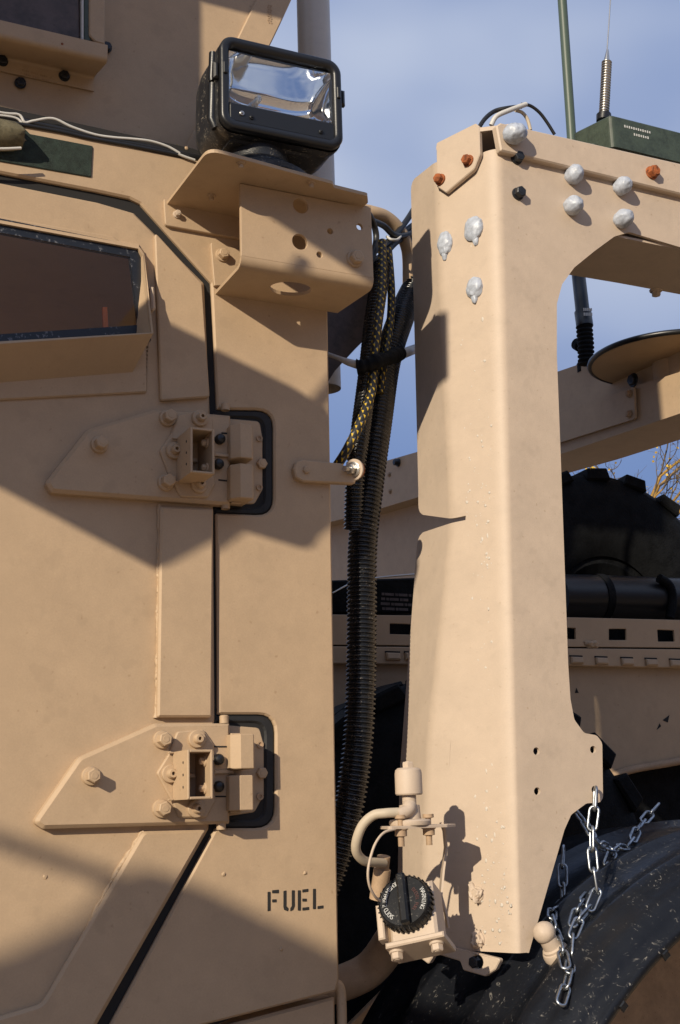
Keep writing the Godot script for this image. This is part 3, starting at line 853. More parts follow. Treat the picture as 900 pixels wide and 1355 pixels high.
	var b2: Array = [Vector3(0.1862, 2.5438, 0.012), Vector3(0.2483, 2.5477, 0.012), Vector3(0.3123, 2.5518, 0.012), Vector3(0.3318, 2.5535, 0.012), Vector3(0.3416, 2.5568, 0.012), Vector3(0.3437, 2.5609, 0.012)]
	for k in a.size():
		var line = []
		for i in 12:
			var u = float(i) / 11
			line.append(a[k].lerp(b2[k], u) + Vector3(0, 0.0016 * sin(k * 2.0 + u * 7), 0.022 * pow(sin(PI * u), 0.5) + 0.003 * sin(u * 9 + k)))
		rows2.append(line)
	var cg = G.new()
	cg.sheet(rows2, 0.008, 1.0)
	part(cv, "cloth", cg, M.canvas)
	part(cv, "hem", pipe(smooth([Vector3(0.1845, 2.5294, 0.03), Vector3(0.2667, 2.5365, 0.03), Vector3(0.309, 2.5431, 0.03), Vector3(0.3391, 2.5507, 0.03)], 6), 0.0022, 8), M.white_cable)
	var tw = thing("dry_sprig", "dry plant sprig caught on the rail beside the wires", "sprig", Vector3(0.5924, 2.6315, -0.02))
	var tg = G.new()
	for i in 14:
		var dv = Vector3(sin(i * 2.4), 0.5 + cos(i * 1.3), cos(i * 3.1) * 0.5).normalized() * 0.011
		tg.tube([Vector3(0.5924, 2.6263, -0.02), Vector3(0.5924, 2.6263, -0.02) + dv * 0.6, Vector3(0.5924, 2.6263, -0.02) + dv + Vector3(0, -0.002, 0)], 0.0006, 5)
	part(tw, "stems", tg, M.canvas)

func lamp_bracket():
	var t = thing("lamp_bracket", "tan bent-plate bracket with holes carrying the black work lamp", "bracket", Vector3(0.6675, 2.4616, 0))
	var yp = Vector3(0.5662, 2.5196, 0).y
	part(t, "shelf_plate", cut(rounded([Vector2(0.5678, 0.0049), Vector2(0.57, -0.1873), Vector2(0.7756, -0.1631), Vector2(0.7828, -0.1532), Vector2(0.8415, -0.1484), Vector2(0.8527, -0.1287), Vector2(0.8485, 0.0001)], [0.003, 0.02, 0.004, 0.002, 0.004, 0.006, 0.0], 6), yp - 0.003, yp + 0.003, 0.001, [], level(0)), M.tan)
	part(t, "wall_flange", cut(rounded([Vector2(0.5627, 2.5245), Vector2(0.5653, 2.4809), Vector2(0.7031, 2.4802), Vector2(0.7036, 2.5217)], [0.002, 0.006, 0.0, 0.0]), 0.0005, 0.007, 0.001), M.tan)
	# front plate, bend and floor of the channel
	var zf = 0.114
	var yb = Vector3(0.7449, 2.3994, 0.114).y
	var ybot = yb - 0.016
	var x0 = Vector3(0.647, 2.4456, 0.114).x
	var x1 = Vector3(0.8655, 2.4853, 0.114).x
	var holes = []
	for h in [[[Vector2(0.7447, 2.4982)], 0.0125], [[Vector2(0.7421, 2.4382)], 0.0125], [[Vector2(0.7933, 2.4647)], 0.0048], [[Vector2(0.7743, 2.4228)], 0.0048], [[Vector2(0.8443, 2.4815)], 0.0052]]: holes.append(circle(h[0][0], h[1], 24))
	var rim = [Vector2(x0, yb), Vector2(x1, yb), Vector2(x1, yp + 0.001), Vector2(x1 - 0.045, yp - 0.004), Vector2(x0, yp - 0.004)]
	var fp = G.new()
	fp.plate(rim, zf - 0.006, zf, 0.0006, holes)
	var arc = []
	for x in [x0, x1]:
		var line = []
		for k in 9:
			var a = PI / 2 * k / 8
			line.append(Vector3(x, yb - 0.016 * sin(a), zf - 0.016 + 0.016 * cos(a)))
		arc.append(line)
	fp.sheet(arc, 0.006, 1.0)
	fp.xf = level(0)
	var xw0 = Vector3(0.6483, 2.3977, 0).x
	fp.plate([Vector2(x0, -zf + 0.016), Vector2(x1, -zf + 0.016), Vector2(x1 - 0.008, 0.0), Vector2(xw0, 0.0)], ybot, ybot + 0.006, 0.0006, [_ellipse(Vector2((x0 + x1) / 2 - 0.008, -0.062), 0.033, 0.026)])
	part(t, "channel", fp, M.tan)
	part(t, "wall_flange", cut(rounded([Vector2(0.6387, 2.4663), Vector2(0.6927, 2.4617), Vector2(0.6919, 2.4018), Vector2(0.6444, 2.3943)], [0.004, 0.0, 0.0, 0.002]), 0.0005, 0.007, 0.001), M.tan)
	placed(t, "bolt", bolt_mesh(0.0085, 0.012, 1.3), M.tan, Transform3D(Basis(Vector3(0, 0, 1), 0.3), Vector3(0.6572, 2.4467, 0.007)))
	placed(t, "bolt", bolt_mesh(0.011, 0.014, 1.25), M.tan, Transform3D(Basis(Vector3(0, 0, 1), 0.1), Vector3(0.8332, 2.4253, 0.114)))
	placed(t, "bolt", bolt_mesh(0.005, 0.009, 1.3), M.tan_frame, Transform3D(Basis.IDENTITY, Vector3(0.5834, 2.5018, 0.007)))
	for p in [Vector3(0.621, 2.516, 0.0598), Vector3(0.6258, 2.516, 0.1705), Vector3(0.7443, 2.516, 0.1551)]:
		placed(t, "screw_tip", bolt_mesh(0.004, 0.008, 1.6), M.tan, Transform3D(Basis(Vector3(1, 0, 0), PI / 2), p))

func _ellipse(c: Vector2, a: float, b: float) -> Array:
	var out = []
	for k in 28: out.append(c + Vector2(cos(TAU * k / 28) * a, sin(TAU * k / 28) * b))
	return out

# a rounded rectangle in the plane z, as Vector3s
func rrect(w: float, h: float, r: float, z: float, c = Vector2.ZERO, seg = 7) -> Array:
	var out = []
	for q in 4:
		var cx: float = (w / 2 - r) * [1, -1, -1, 1][q]
		var cy: float = (h / 2 - r) * [1, 1, -1, -1][q]
		for k in seg + 1:
			var a = PI / 2 * (q + float(k) / seg)
			out.append(Vector3(c.x + cx + cos(a) * r, c.y + cy + sin(a) * r, z))
	return out

func search_lamp():
	var base = Vector3(0.683, 2.5226, 0.092)
	var t = thing("work_lamp", "black rectangular work lamp with clear lens standing on the tan bracket", "lamp", base)
	# everything below is drawn round the middle of the lamp's face
	var at = Transform3D(Basis(Vector3(0, 1, 0), deg_to_rad(-1.0)) * Basis(Vector3(1, 0, 0), deg_to_rad(0.0)), Vector3(0.7, 2.653, 0.158))
	var g = G.new()
	g.xf = at
	var w = 0.2
	var h = 0.153
	var rows = []
	for s in [[0.99, 0.99, 0.022, -0.012, 0], [1.0, 1.0, 0.024, -0.018, 0], [1.0, 1.0, 0.026, -0.03, 0], [0.985, 0.985, 0.03, -0.034, 0], [1.0, 1.0, 0.03, -0.04, 0], [1.02, 1.0, 0.034, -0.085, -0.001], [1.0, 0.98, 0.04, -0.11, -0.002], [0.93, 0.91, 0.05, -0.135, -0.004], [0.78, 0.76, 0.05, -0.155, -0.006], [0.47, 0.48, 0.03, -0.168, -0.008], [0.1, 0.1, 0.006, -0.172, -0.008]]:
		rows.append(rrect(w * s[0], h * s[1], s[2], s[3], Vector2(0, s[4])))
	g.surf(rows, -1.0, 1, true)
	part(t, "housing", g, M.dusty_plastic)
	var bz = G.new()
	bz.xf = at
	var prof = []
	for s in [[0.985, 0.985, 0.022, -0.014], [0.985, 0.985, 0.022, -0.003], [0.955, 0.945, 0.02, 0.0], [0.88, 0.84, 0.014, 0.0], [0.845, 0.79, 0.01, -0.004], [0.835, 0.775, 0.01, -0.016]]:
		prof.append(rrect(w * s[0], h * s[1], s[2], s[3], Vector2(0.0, 0.002)))
	bz.surf(prof, 1.0, 1, true)
	part(t, "bezel", bz, M.plastic)
	var ln = G.new()
	ln.xf = at
	var lw = w * 0.84
	var lh = h * 0.56
	var lc = Vector2(0.0, 0.014)
	var lens: Array = rrect(lw, lh, 0.006, -0.006, lc)
	for k in range(1, lens.size() - 1): ln.tri(lens[0], lens[k], lens[k + 1], Vector3(0, 0, 1))
	part(t, "lens", ln, M.pane)
	# lower apron of the bezel under the glass, with its screws
	var ap = G.new()
	ap.xf = at
	ap.plate(rounded([Vector2(-w * 0.43, -h * 0.41), Vector2(w * 0.43, -h * 0.41), Vector2(w * 0.43, -h * 0.195), Vector2(-w * 0.43, -h * 0.195)], 0.006), -0.02, -0.002, 0.003)
	part(t, "apron", ap, M.plastic)
	# reflector: a trough, parabolic up and down, with flat cheeks
	var rf = G.new()
	rf.xf = at
	var rr = []
	for i in 15:
		var v = -1.0 + 2.0 * i / 14
		var line = []
		for j in 21:
			var u = -1.0 + 2.0 * j / 20
			var deep = 0.064 * (1.0 - 0.55 * v * v - 0.42 * u * u * u * u - 0.25 * u * u * v * v) * clampf((1.0 - absf(u)) * 9.0 + 0.12, 0, 1) + 0.004
			line.append(Vector3(lc.x + u * lw * 0.5, lc.y + v * lh * 0.5, -0.008 - deep * (1.0 - pow(absf(v), 8.0) * 0.9)))
		rr.append(line)
	rf.surf(rr, 1.0, 1)
	part(t, "reflector", rf, M.mirror)
	var bulb = G.new()
	bulb.xf = at
	bulb.lathe([Vector2(0.007, -0.07), Vector2(0.007, -0.05), Vector2(0.0055, -0.049), Vector2(0.0055, -0.03), Vector2(0.003, -0.026), Vector2(0, -0.025)], Transform3D(Basis(Vector3(1, 0, 0), Vector3(0, 0, 1), Vector3(0, -1, 0)), Vector3(-0.028, 0.002, 0)), 16)
	part(t, "bulb", bulb, M.steel)
	for s in [-1, 1]:
		var cl = G.new()
		cl.xf = at
		cl.box(Vector3(0.008, 0.026, 0.012), flat(0).translated(Vector3(s * w * 0.5 + s * 0.003, 0.02, -0.012)), 0.003)
		cl.box(Vector3(0.006, 0.018, 0.004), flat(0).translated(Vector3(s * w * 0.46, 0.021, 0.001)), 0.001)
		part(t, "clip", cl, M.plastic)
	for p in [Vector3(-0.066, -0.047, -0.001), Vector3(-0.05, -0.05, -0.001), Vector3(0.062, -0.05, -0.001)]:
		placed(t, "screw", pan_mesh(0.0036, 0.003), M.steel if p.x < -0.06 else M.plastic, at * Transform3D(Basis.IDENTITY, p))
	var side = G.new()
	side.xf = at
	side.tube([Vector3(-w * 0.5 - 0.001, 0.06, -0.028), Vector3(-w * 0.5 - 0.002, 0.018, -0.03), Vector3(-w * 0.5 - 0.001, 0.014, -0.03)], 0.006, 10)
	side.tube([Vector3(-w * 0.5 - 0.001, 0.008, -0.03), Vector3(-w * 0.5 - 0.002, -0.05, -0.03), Vector3(-w * 0.5 + 0.004, -0.062, -0.03)], 0.008, 10)
	part(t, "side_rib", side, M.plastic)
	# neck and swivel base
	var nk = G.new()
	nk.lathe([Vector2(0.082, 0.0), Vector2(0.083, 0.008), Vector2(0.078, 0.012), Vector2(0.066, 0.014), Vector2(0.062, 0.024), Vector2(0.05, 0.034), Vector2(0.045, 0.062), Vector2(0.05, 0.075), Vector2(0, 0.076)], Transform3D(Basis.IDENTITY, base), 40)
	part(t, "swivel_base", nk, M.dusty_plastic)
	var yk = G.new()
	yk.box(Vector3(0.13, 0.03, 0.08), Transform3D(Basis.IDENTITY, Vector3(0.69, 2.588, 0.098)), 0.01)
	part(t, "yoke", yk, M.dusty_plastic)

# ------------------------------------------------------------------ the frame behind the cab
func at_height(t: Array, y: float) -> Vector3:   # t: points from top to bottom
	for i in t.size() - 1:
		if y >= t[i + 1].y or i == t.size() - 2:
			var k = (y - t[i].y) / (t[i + 1].y - t[i].y)
			return t[i].lerp(t[i + 1], k)
	return t[-1]

func frame_post():
	var t = thing("roll_frame", "tan folded-sheet frame post with white sealant dabs and rounded gusset", "vehicle frame", Vector3(1.2, 1.38, 0))
	var f2 = [Vector3(1.113, 2.681, 0.1), Vector3(1.066, 1.393, 0.1)]
	var f1 = [Vector3(1.0625, 2.70, -0.014), Vector3(1.049, 2.051, 0.005), Vector3(1.012, 1.681, -0.043), Vector3(0.997, 1.36, -0.063)]
	var fo = [Vector3(1.073, 2.72, -0.119), Vector3(1.063, 2.08, -0.124), Vector3(1.023, 1.65, -0.157), Vector3(1.006, 1.36, -0.16)]
	var rows = []
	for i in 30:
		var y: float = 2.681 - (2.681 - 1.393) * i / 29
		var b = at_height(f2, y)
		var a = at_height(f1, y)
		rows.append(bent([b + Vector3(lerpf(0.035, 0.016, i / 29.0), 0, 0), b, b.lerp(a, 0.72)], [0.024], 10))
	var g = G.new()
	g.sheet(rows, 0.006, 1.0)
	for span in [[2.70, 2.0555, 2.093], [2.0485, 1.393, 2.058]]:
		var fr = []
		var m = 22
		var steps = [0.0, 0.006, 0.016, 0.03]
		for i in range(1, m): steps.append(0.03 + 0.94 * i / m)
		steps.append_array([0.97, 0.984, 0.994, 1.0])
		var trim = [0.84, 0.93, 0.98, 1.0]
		for i in steps.size():
			var y: float = lerpf(span[0], span[1], steps[i])
			var a = at_height(f1, y)
			var b = at_height(f2, minf(y, 2.681))
			var o = at_height(fo, y)
			if span[0] > 2.5: o.y = lerpf(2.716, span[2], steps[i])
			else: o.y = lerpf(span[2], span[1], steps[i])
			var near_end = mini(i, steps.size() - 1 - i) if span[0] > 2.5 else i
			if near_end < 4: o = a.lerp(o, trim[near_end])     # rounded corners
			fr.append(bent([b.lerp(a, 0.72), a, o], [0.012], 8))
		g.sheet(fr, 0.006, 1.0)
	# the side of the post, widening into the gusset and the beam
	var side = [Vector2(1.1008, 2.6787), Vector2(1.2755, 2.6856), Vector2(1.8422, 2.6927), Vector2(1.824, 2.5723), Vector2(1.4955, 2.5664), Vector2(1.3838, 2.5756), Vector2(1.3497, 2.561), Vector2(1.3047, 2.5262), Vector2(1.2588, 2.4879), Vector2(1.2312, 2.4532), Vector2(1.2175, 2.4158), Vector2(1.2101, 2.324), Vector2(1.2039, 2.1547), Vector2(1.1903, 1.8114), Vector2(1.1902, 1.7588), Vector2(1.1947, 1.7275), Vector2(1.2113, 1.7068), Vector2(1.2353, 1.7033), Vector2(1.2444, 1.6917), Vector2(1.2382, 1.6081), Vector2(1.2319, 1.6015), Vector2(1.2064, 1.6009), Vector2(1.1771, 1.5849), Vector2(1.1629, 1.5631), Vector2(1.0914, 1.4033), Vector2(1.0866, 1.3922)]
	side.append(Vector2(1.066 + 0.016, 1.393))
	side.append(Vector2(1.113 + 0.035, 2.681))
	side[0] = Vector2(1.113 + 0.035, 2.70)
	var holes = []
	for h in [[Vector2(1.1213, 1.6797)], [Vector2(1.2262, 1.6814)], [Vector2(1.1183, 1.6206)], [Vector2(1.2237, 1.6209)]]: holes.append(circle(h[0], 0.0058, 16))
	var rad = []
	for i in side.size(): rad.append(0.012 if i > 4 and i < side.size() - 4 else 0.0)
	g.plate(rounded(side, rad, 4), 0.094, 0.1, 0.0, holes)
	part(t, "post", g, M.tan_frame)
	# beam: proud strip along its top, top and back sheets, flat underside
	part(t, "top_strip", cut(rounded([Vector2(1.1092, 2.7138), Vector2(1.1187, 2.7215), Vector2(1.8334, 2.7288), Vector2(1.8229, 2.6592), Vector2(1.1152, 2.669)], [0.004, 0.004, 0.0, 0.0, 0.003]), 0.1005, 0.114, 0.0025), M.tan_frame)
	var yt = Vector3(1.1185, 2.7187, 0.114).y
	var tp = G.new()
	tp.xf = level(0)
	tp.plate([Vector2(1.17, -0.1), Vector2(2.0, -0.1), Vector2(2.0, 0.07), Vector2(1.14, 0.07)], yt - 0.016, yt - 0.008, 0.002)
	part(t, "top_sheet", tp, M.tan_frame)
	part(t, "back_sheet", cut([Vector2(1.1639, 2.6541), Vector2(1.8422, 2.6927), Vector2(1.824, 2.5723), Vector2(1.2653, 2.5642), Vector2(1.2145, 2.5135), Vector2(1.1531, 2.5029)], -0.076, -0.07, 0.002), M.tan_frame)
	var un = G.new()
	un.xf = level(0)
	un.plate([Vector2(1.2, -0.0935), Vector2(2.0, -0.0935), Vector2(2.0, 0.072), Vector2(1.2, 0.072)], Vector3(1.5004, 2.5654, 0.094).y, Vector3(1.5004, 2.5654, 0.094).y + 0.006, 0.002)
	part(t, "underside", un, M.tan_frame)
	placed(t, "bolt", bolt_mesh(0.009, 0.012, 1.4), M.tan_frame, Transform3D(Basis(Vector3(1, 0, 0), PI / 2), Vector3(1.5831, 2.5664, -0.075)))
	# end tab, cut from thicker plate, with two rusted bolts
	var tab = G.new()
	tab.xf = Transform3D(Vector3(0.39404, -0.00000, 0.91909), Vector3(0.03081, 0.99944, -0.01321), Vector3(-0.91858, 0.03352, 0.39382), Vector3(1.11292, 2.68128, 0.10000))
	tab.plate(rounded([Vector2(-0.1136, 0.048), Vector2(-0.0298, 0.0524), Vector2(-0.0223, 0.0436), Vector2(-0.0229, -0.0091), Vector2(-0.0363, -0.0323), Vector2(-0.0958, -0.0545), Vector2(-0.1146, -0.0361)], [0.004, 0.004, 0.003, 0.012, 0.012, 0.004, 0.004]), 0.004, 0.012, 0.0015)
	part(t, "end_tab", tab, M.tan_frame)
	var lid = G.new()
	lid.xf = level(0)
	lid.plate([Vector3(1.0586, 2.7297, -0.0004) * Vector3(1, 0, -1), Vector3(1.0935, 2.7321, 0.0809) * Vector3(1, 0, -1)].map(func(v): return Vector2(v.x, v.z)) + [Vector2(1.137, -0.113), Vector2(1.25, -0.1), Vector2(1.25, 0.069)], Vector3(1.0935, 2.7321, 0.0809).y - 0.016, Vector3(1.0935, 2.7321, 0.0809).y - 0.008, 0.001)
	part(t, "end_lid", lid, M.tan_frame)
	var wn = Transform3D(Vector3(0.39404, -0.00000, 0.91909), Vector3(0.03081, 0.99944, -0.01321), Vector3(-0.91858, 0.03352, 0.39382), Vector3(1.11292, 2.68128, 0.10000)).basis.z
	for p in [Vector3(1.0832, 2.6689, 0.0622), Vector3(1.0593, 2.6555, 0.0075)]:
		placed(t, "rusted_bolt", bolt_mesh(0.0085, 0.012, 1.25), M.rust, facing(wn, p, p.y * 7), "rust-orange bolt head")
	placed(t, "rusted_bolt", bolt_mesh(0.011, 0.014, 1.15), M.rust, Transform3D(Basis(Vector3(0, 0, 1), 0.3), Vector3(1.4329, 2.692, 0.114)), "rust-orange bolt head")
	for p in [Vector3(1.1543, 2.669, 0.1), Vector3(1.1527, 2.603, 0.1)]:
		placed(t, "black_bolt", bolt_mesh(0.0098, 0.014, 1.15), M.black_bolt, Transform3D(Basis(Vector3(0, 0, 1), p.y * 9), p), "black bolt head")
	# sealant: white dabs squeezed over the bolt heads
	var n = 0
	for s in [[Vector3(1.2655, 2.6572, 0.104), 0.017, 0.015], [Vector3(1.259, 2.5977, 0.104), 0.0165, 0.016], [Vector3(1.3688, 2.6562, 0.104), 0.0165, 0.015], [Vector3(1.3644, 2.5933, 0.104), 0.0165, 0.017], [Vector3(1.1373, 2.6986, 0.12), 0.0215, 0.017]]:
		var lg = G.new()
		n += 1
		lg.lump(Transform3D(Basis(Vector3(0, 0, 1), n * 1.3), s[0] + Vector3(0, 0, 0.006)), Vector3(s[1], s[2] * 1.02, 0.020), 100 + n * 7, 0.09, 28)
		part(t, "sealant_dab", lg, M.wax)
	for s in [[Vector3(1.0643, 2.5397, 0.0036), 0.013, 0.026], [Vector3(1.0882, 2.5461, 0.0589), 0.016, 0.026], [Vector3(1.0839, 2.4398, 0.0579), 0.014, 0.022]]:
		var lg = G.new()
		n += 1
		var fr = facing(wn, s[0])
		lg.lump(fr, Vector3(s[1] * 1.15, s[2] * 0.85, 0.010), 140 + n * 5, 0.14, 28)
		lg.lump(fr * Transform3D(Basis.IDENTITY, Vector3(0.003 * sin(n * 2.0), -s[2] * 0.7, 0.0)), Vector3(0.006, 0.013, 0.005), 340 + n * 5, 0.15, 16)
		part(t, "sealant_dab", lg, M.wax)
	for p in [Vector3(1.0425, 1.4739, 0.0384), Vector3(1.04, 1.4096, 0.0382)]:
		var bb = placed(t, "worn_bolt", bolt_mesh(0.0085, 0.009, 1.35), M.tan_frame, facing(wn, p, p.y * 11))
		var pl = G.new()
		pl.lump(facing(wn, Vector3.ZERO), Vector3(0.012, 0.013, 0.0035), int(p.y * 500), 0.8, 12)
		pl.lump(facing(wn, Vector3(0, 0.002, 0)), Vector3(0.008, 0.006, 0.011), int(p.y * 510), 0.7, 10)
		placed(bb, "worn_paint", pl.done(), M.tan_frame, Transform3D(Basis.IDENTITY, Vector3.ZERO)).position = Vector3.ZERO
	# sand grains and paint pimples stuck to the sunlit face
	var gr = G.new()
	var rng = RandomNumberGenerator.new()
	rng.seed = 5
	var wb = Transform3D(Vector3(0.39404, -0.00000, 0.91909), Vector3(0.03081, 0.99944, -0.01321), Vector3(-0.91858, 0.03352, 0.39382), Vector3(1.11292, 2.68128, 0.10000))
	for i in 330:
		var v = -1.28 * pow(rng.randf(), 0.62)
		var u = -0.034 - 0.055 * rng.randf() + 0.008 * sin(v * 9.0)
		var s = 0.0008 + 0.0021 * pow(rng.randf(), 3.5)
		var hang = 1.0 + (1.6 * rng.randf() if rng.randf() < 0.2 else 0.0)
		var p: Vector3 = wb * Vector3(u, v, 0.0004)
		var off = (p - at_height(f2, p.y)).dot(wn)
		gr.lump(facing(wn, p - wn * off), Vector3(s, s * hang, s * 0.4), i, 0.6, 5)
	var go = part(t, "grit", gr, M.grit)
	go.set_meta("kind", "stuff")
	# foot tab on the mudguard
	var ft = G.new()
	ft.xf = Transform3D(Vector3(0.39404, -0.00000, 0.91909), Vector3(0.03081, 0.99944, -0.01321), Vector3(-0.91858, 0.03352, 0.39382), Vector3(1.11292, 2.68128, 0.10000))
	ft.plate(rounded([Vector2(-0.1988, -1.2972), Vector2(-0.1809, -1.28), Vector2(-0.1243, -1.2852), Vector2(-0.0409, -1.2971), Vector2(-0.0508, -1.3121), Vector2(-0.0698, -1.3225), Vector2(-0.1088, -1.3162), Vector2(-0.1139, -1.3038), Vector2(-0.1598, -1.2953), Vector2(-0.1732, -1.3111)], 0.004), 0.0, 0.009, 0.0015, [circle([Vector2(-0.0824, -1.3033)][0], 0.010, 16)])
	part(t, "foot_tab", ft, M.tan_frame)
	placed(t, "black_bolt", bolt_mesh(0.0088, 0.009, 1.0), M.black_bolt, facing(wn, Vector3(1.0356, 1.3779, 0.0357), 0.4))

# ------------------------------------------------------------------ hoses and cables in the gap
func cables():
	var a = thing("corrugated_hose", "thick black corrugated hose with mud in its lower ribs, hanging between cab and frame", "hose", Vector3(0.9244, 1.8026, -0.09))
	part(a, "hose", ribbed(smooth([Vector3(1.1844, 2.6338, -0.25), Vector3(1.1307, 2.5522, -0.235), Vector3(1.0697, 2.4623, -0.18), Vector3(1.0227, 2.3688, -0.145), Vector3(0.9765, 2.2394, -0.1), Vector3(0.9489, 2.1274, -0.085), Vector3(0.93, 2.0228, -0.08), Vector3(0.924, 1.9226, -0.078), Vector3(0.9173, 1.8011, -0.076), Vector3(0.9097, 1.7067, -0.078), Vector3(0.8985, 1.6261, -0.085), Vector3(0.8815, 1.5527, -0.095), Vector3(0.8581, 1.4805, -0.11), Vector3(0.83, 1.4146, -0.13)], 10), 0.0245, 0.0074, 0.17, 28), M.hose)
	var b = thing("slim_hose", "slimmer black corrugated hose joining the thick one at the clamp", "hose", Vector3(0.9403, 2.3094, -0.08))
	part(b, "hose", ribbed(smooth([Vector3(1.0077, 2.5426, -0.12), Vector3(0.974, 2.4284, -0.095), Vector3(0.9463, 2.3086, -0.075), Vector3(0.92, 2.2073, -0.055), Vector3(0.9076, 2.1292, -0.055), Vector3(0.9143, 2.0469, -0.08)], 10), 0.0165, 0.0066, 0.2, 22), M.hose)
	part(b, "collar", pipe(smooth([Vector3(0.923, 2.1484, -0.085), Vector3(0.921, 2.1302, -0.085)], 3), 0.021, 18), M.rubber)
	var c = thing("braided_cable", "cable in black and yellow woven sleeve crossing over the black hoses", "cable", Vector3(0.938, 2.2731, -0.05))
	part(c, "sleeve", pipe(smooth([Vector3(1.0149, 2.5917, -0.13), Vector3(0.9871, 2.4824, -0.085), Vector3(0.9596, 2.3978, -0.055), Vector3(0.9428, 2.3183, -0.045), Vector3(0.9316, 2.2676, -0.035), Vector3(0.9071, 2.219, -0.02), Vector3(0.8809, 2.1682, -0.02), Vector3(0.8705, 2.1411, -0.045), Vector3(0.8714, 2.1244, -0.1)], 12), 0.0078, 16), M.braid)
	var c2 = thing("braided_cable", "shadowed woven-sleeve cable running straight down at the lamp bracket's corner", "cable", Vector3(1.0075, 2.4633, -0.1))
	part(c2, "sleeve", pipe(smooth([Vector3(1.0375, 2.5895, -0.15), Vector3(1.0266, 2.4973, -0.125), Vector3(1.01, 2.4233, -0.105), Vector3(0.9845, 2.3437, -0.085), Vector3(0.975, 2.2884, -0.085)], 12), 0.007, 14), M.braid)
	var d = thing("taped_wire", "white wire wrapped in black tape across the hoses", "wire", Vector3(0.9598, 2.3388, -0.06))
	part(d, "wire_end", pipe(smooth([Vector3(0.9073, 2.3721, -0.15), Vector3(0.9059, 2.3467, -0.1), Vector3(0.9053, 2.3281, -0.065), Vector3(0.9147, 2.3173, -0.045)], 6), [0.004, 0.004, 0.004, 0.004, 0.004, 0.004, 0.0042, 0.0044, 0.0046, 0.005, 0.0052, 0.0056, 0.006, 0.0062, 0.0064, 0.0066, 0.0068, 0.007, 0.007], 12), M.white_cable)
	part(d, "wire_end", pipe(smooth([Vector3(0.9888, 2.344, -0.06), Vector3(1.0406, 2.3775, -0.11), Vector3(1.1169, 2.4275, -0.2), Vector3(1.19, 2.4673, -0.26)], 6), 0.0088, 12), M.white_cable)
	var tape = G.new()
	var tp = smooth([Vector3(0.9108, 2.3122, -0.043), Vector3(0.9241, 2.3142, -0.036), Vector3(0.9459, 2.3242, -0.034), Vector3(0.9776, 2.3405, -0.05), Vector3(1.0161, 2.3643, -0.085)], 6)
	var tr = []
	for i in tp.size(): tr.append(0.0118 + 0.0018 * sin(i * 1.9) + 0.0012 * sin(i * 0.7))
	tape.tube(tp, tr, 16)
	part(d, "tape", tape, M.rubber)
	var e = thing("cable_bundle", "bundle of thin black cables tied with a grey strap beside the frame's flange", "cables", Vector3(1.0754, 2.6402, -0.2))
	for s in [[Vector3(1.2125, 2.8498, -0.22), Vector3(1.1837, 2.7977, -0.225), Vector3(1.1501, 2.7407, -0.23), Vector3(1.1175, 2.6922, -0.22), Vector3(1.0772, 2.6436, -0.2), Vector3(1.0313, 2.5999, -0.17), Vector3(0.9917, 2.5686, -0.14), Vector3(0.9437, 2.535, -0.1)], [Vector3(1.1753, 2.7195, -0.25), Vector3(1.1401, 2.6943, -0.24), Vector3(1.1092, 2.6649, -0.225), Vector3(1.075, 2.6295, -0.2), Vector3(1.0354, 2.5857, -0.17), Vector3(0.9942, 2.5545, -0.14), Vector3(0.9433, 2.5236, -0.1)], [Vector3(1.1701, 2.6836, -0.25), Vector3(1.1388, 2.6673, -0.24), Vector3(1.0993, 2.6485, -0.22), Vector3(1.056, 2.6052, -0.19), Vector3(0.9969, 2.5462, -0.14)], [Vector3(0.9812, 2.6397, -0.12), Vector3(1.0032, 2.6307, -0.14), Vector3(1.0136, 2.6075, -0.15), Vector3(0.9991, 2.564, -0.14), Vector3(0.9744, 2.5342, -0.12)], [Vector3(1.0109, 2.6456, -0.16), Vector3(1.0463, 2.6505, -0.18), Vector3(1.0702, 2.6425, -0.19), Vector3(1.1006, 2.6537, -0.21), Vector3(1.1513, 2.6853, -0.24)]]:
		part(e, "cable", pipe(smooth(s, 8), 0.0058, 12), M.cable)
	part(e, "tie_strap", pipe(smooth([Vector3(1.0545, 2.633, -0.185), Vector3(1.06, 2.6249, -0.178), Vector3(1.0772, 2.6314, -0.186), Vector3(1.0917, 2.6462, -0.2)], 5), 0.0026, 10), M.white_cable)
	var f = thing("bent_handle", "tan curved grab handle seen between the bracket and the frame's flange", "handle", Vector3(1.0881, 2.6899, -0.22))
	part(f, "bar", pipe(smooth([Vector3(0.9982, 2.6855, -0.2), Vector3(1.0327, 2.6844, -0.2), Vector3(1.0666, 2.686, -0.21), Vector3(1.0972, 2.6745, -0.22), Vector3(1.1194, 2.6502, -0.23), Vector3(1.13, 2.6205, -0.24), Vector3(1.1261, 2.5351, -0.24)], 8), 0.0125, 14), M.tan)
	# wires looping over the top of the frame
	var h = thing("black_wire_loop", "black wire looping over the top corner of the frame", "wire", Vector3(1.252, 2.8765, -0.1))
	part(h, "strand", pipe(smooth([Vector3(1.185, 2.8137, -0.06), Vector3(1.203, 2.8408, -0.06), Vector3(1.2258, 2.8615, -0.06), Vector3(1.248, 2.8674, -0.05), Vector3(1.2789, 2.8776, -0.05)], 8), 0.0042, 10), M.cable)
	part(h, "strand", pipe(smooth([Vector3(1.2863, 2.8896, -0.06), Vector3(1.3069, 2.8911, -0.06), Vector3(1.3267, 2.8814, -0.06), Vector3(1.3426, 2.8643, -0.06), Vector3(1.3582, 2.8423, -0.06)], 8), 0.0032, 10), M.cable)
	var w = thing("white_wire_loop", "white and tan wire ends looping beside the black wire on the frame's top corner", "wire", Vector3(1.2958, 2.8944, -0.1))
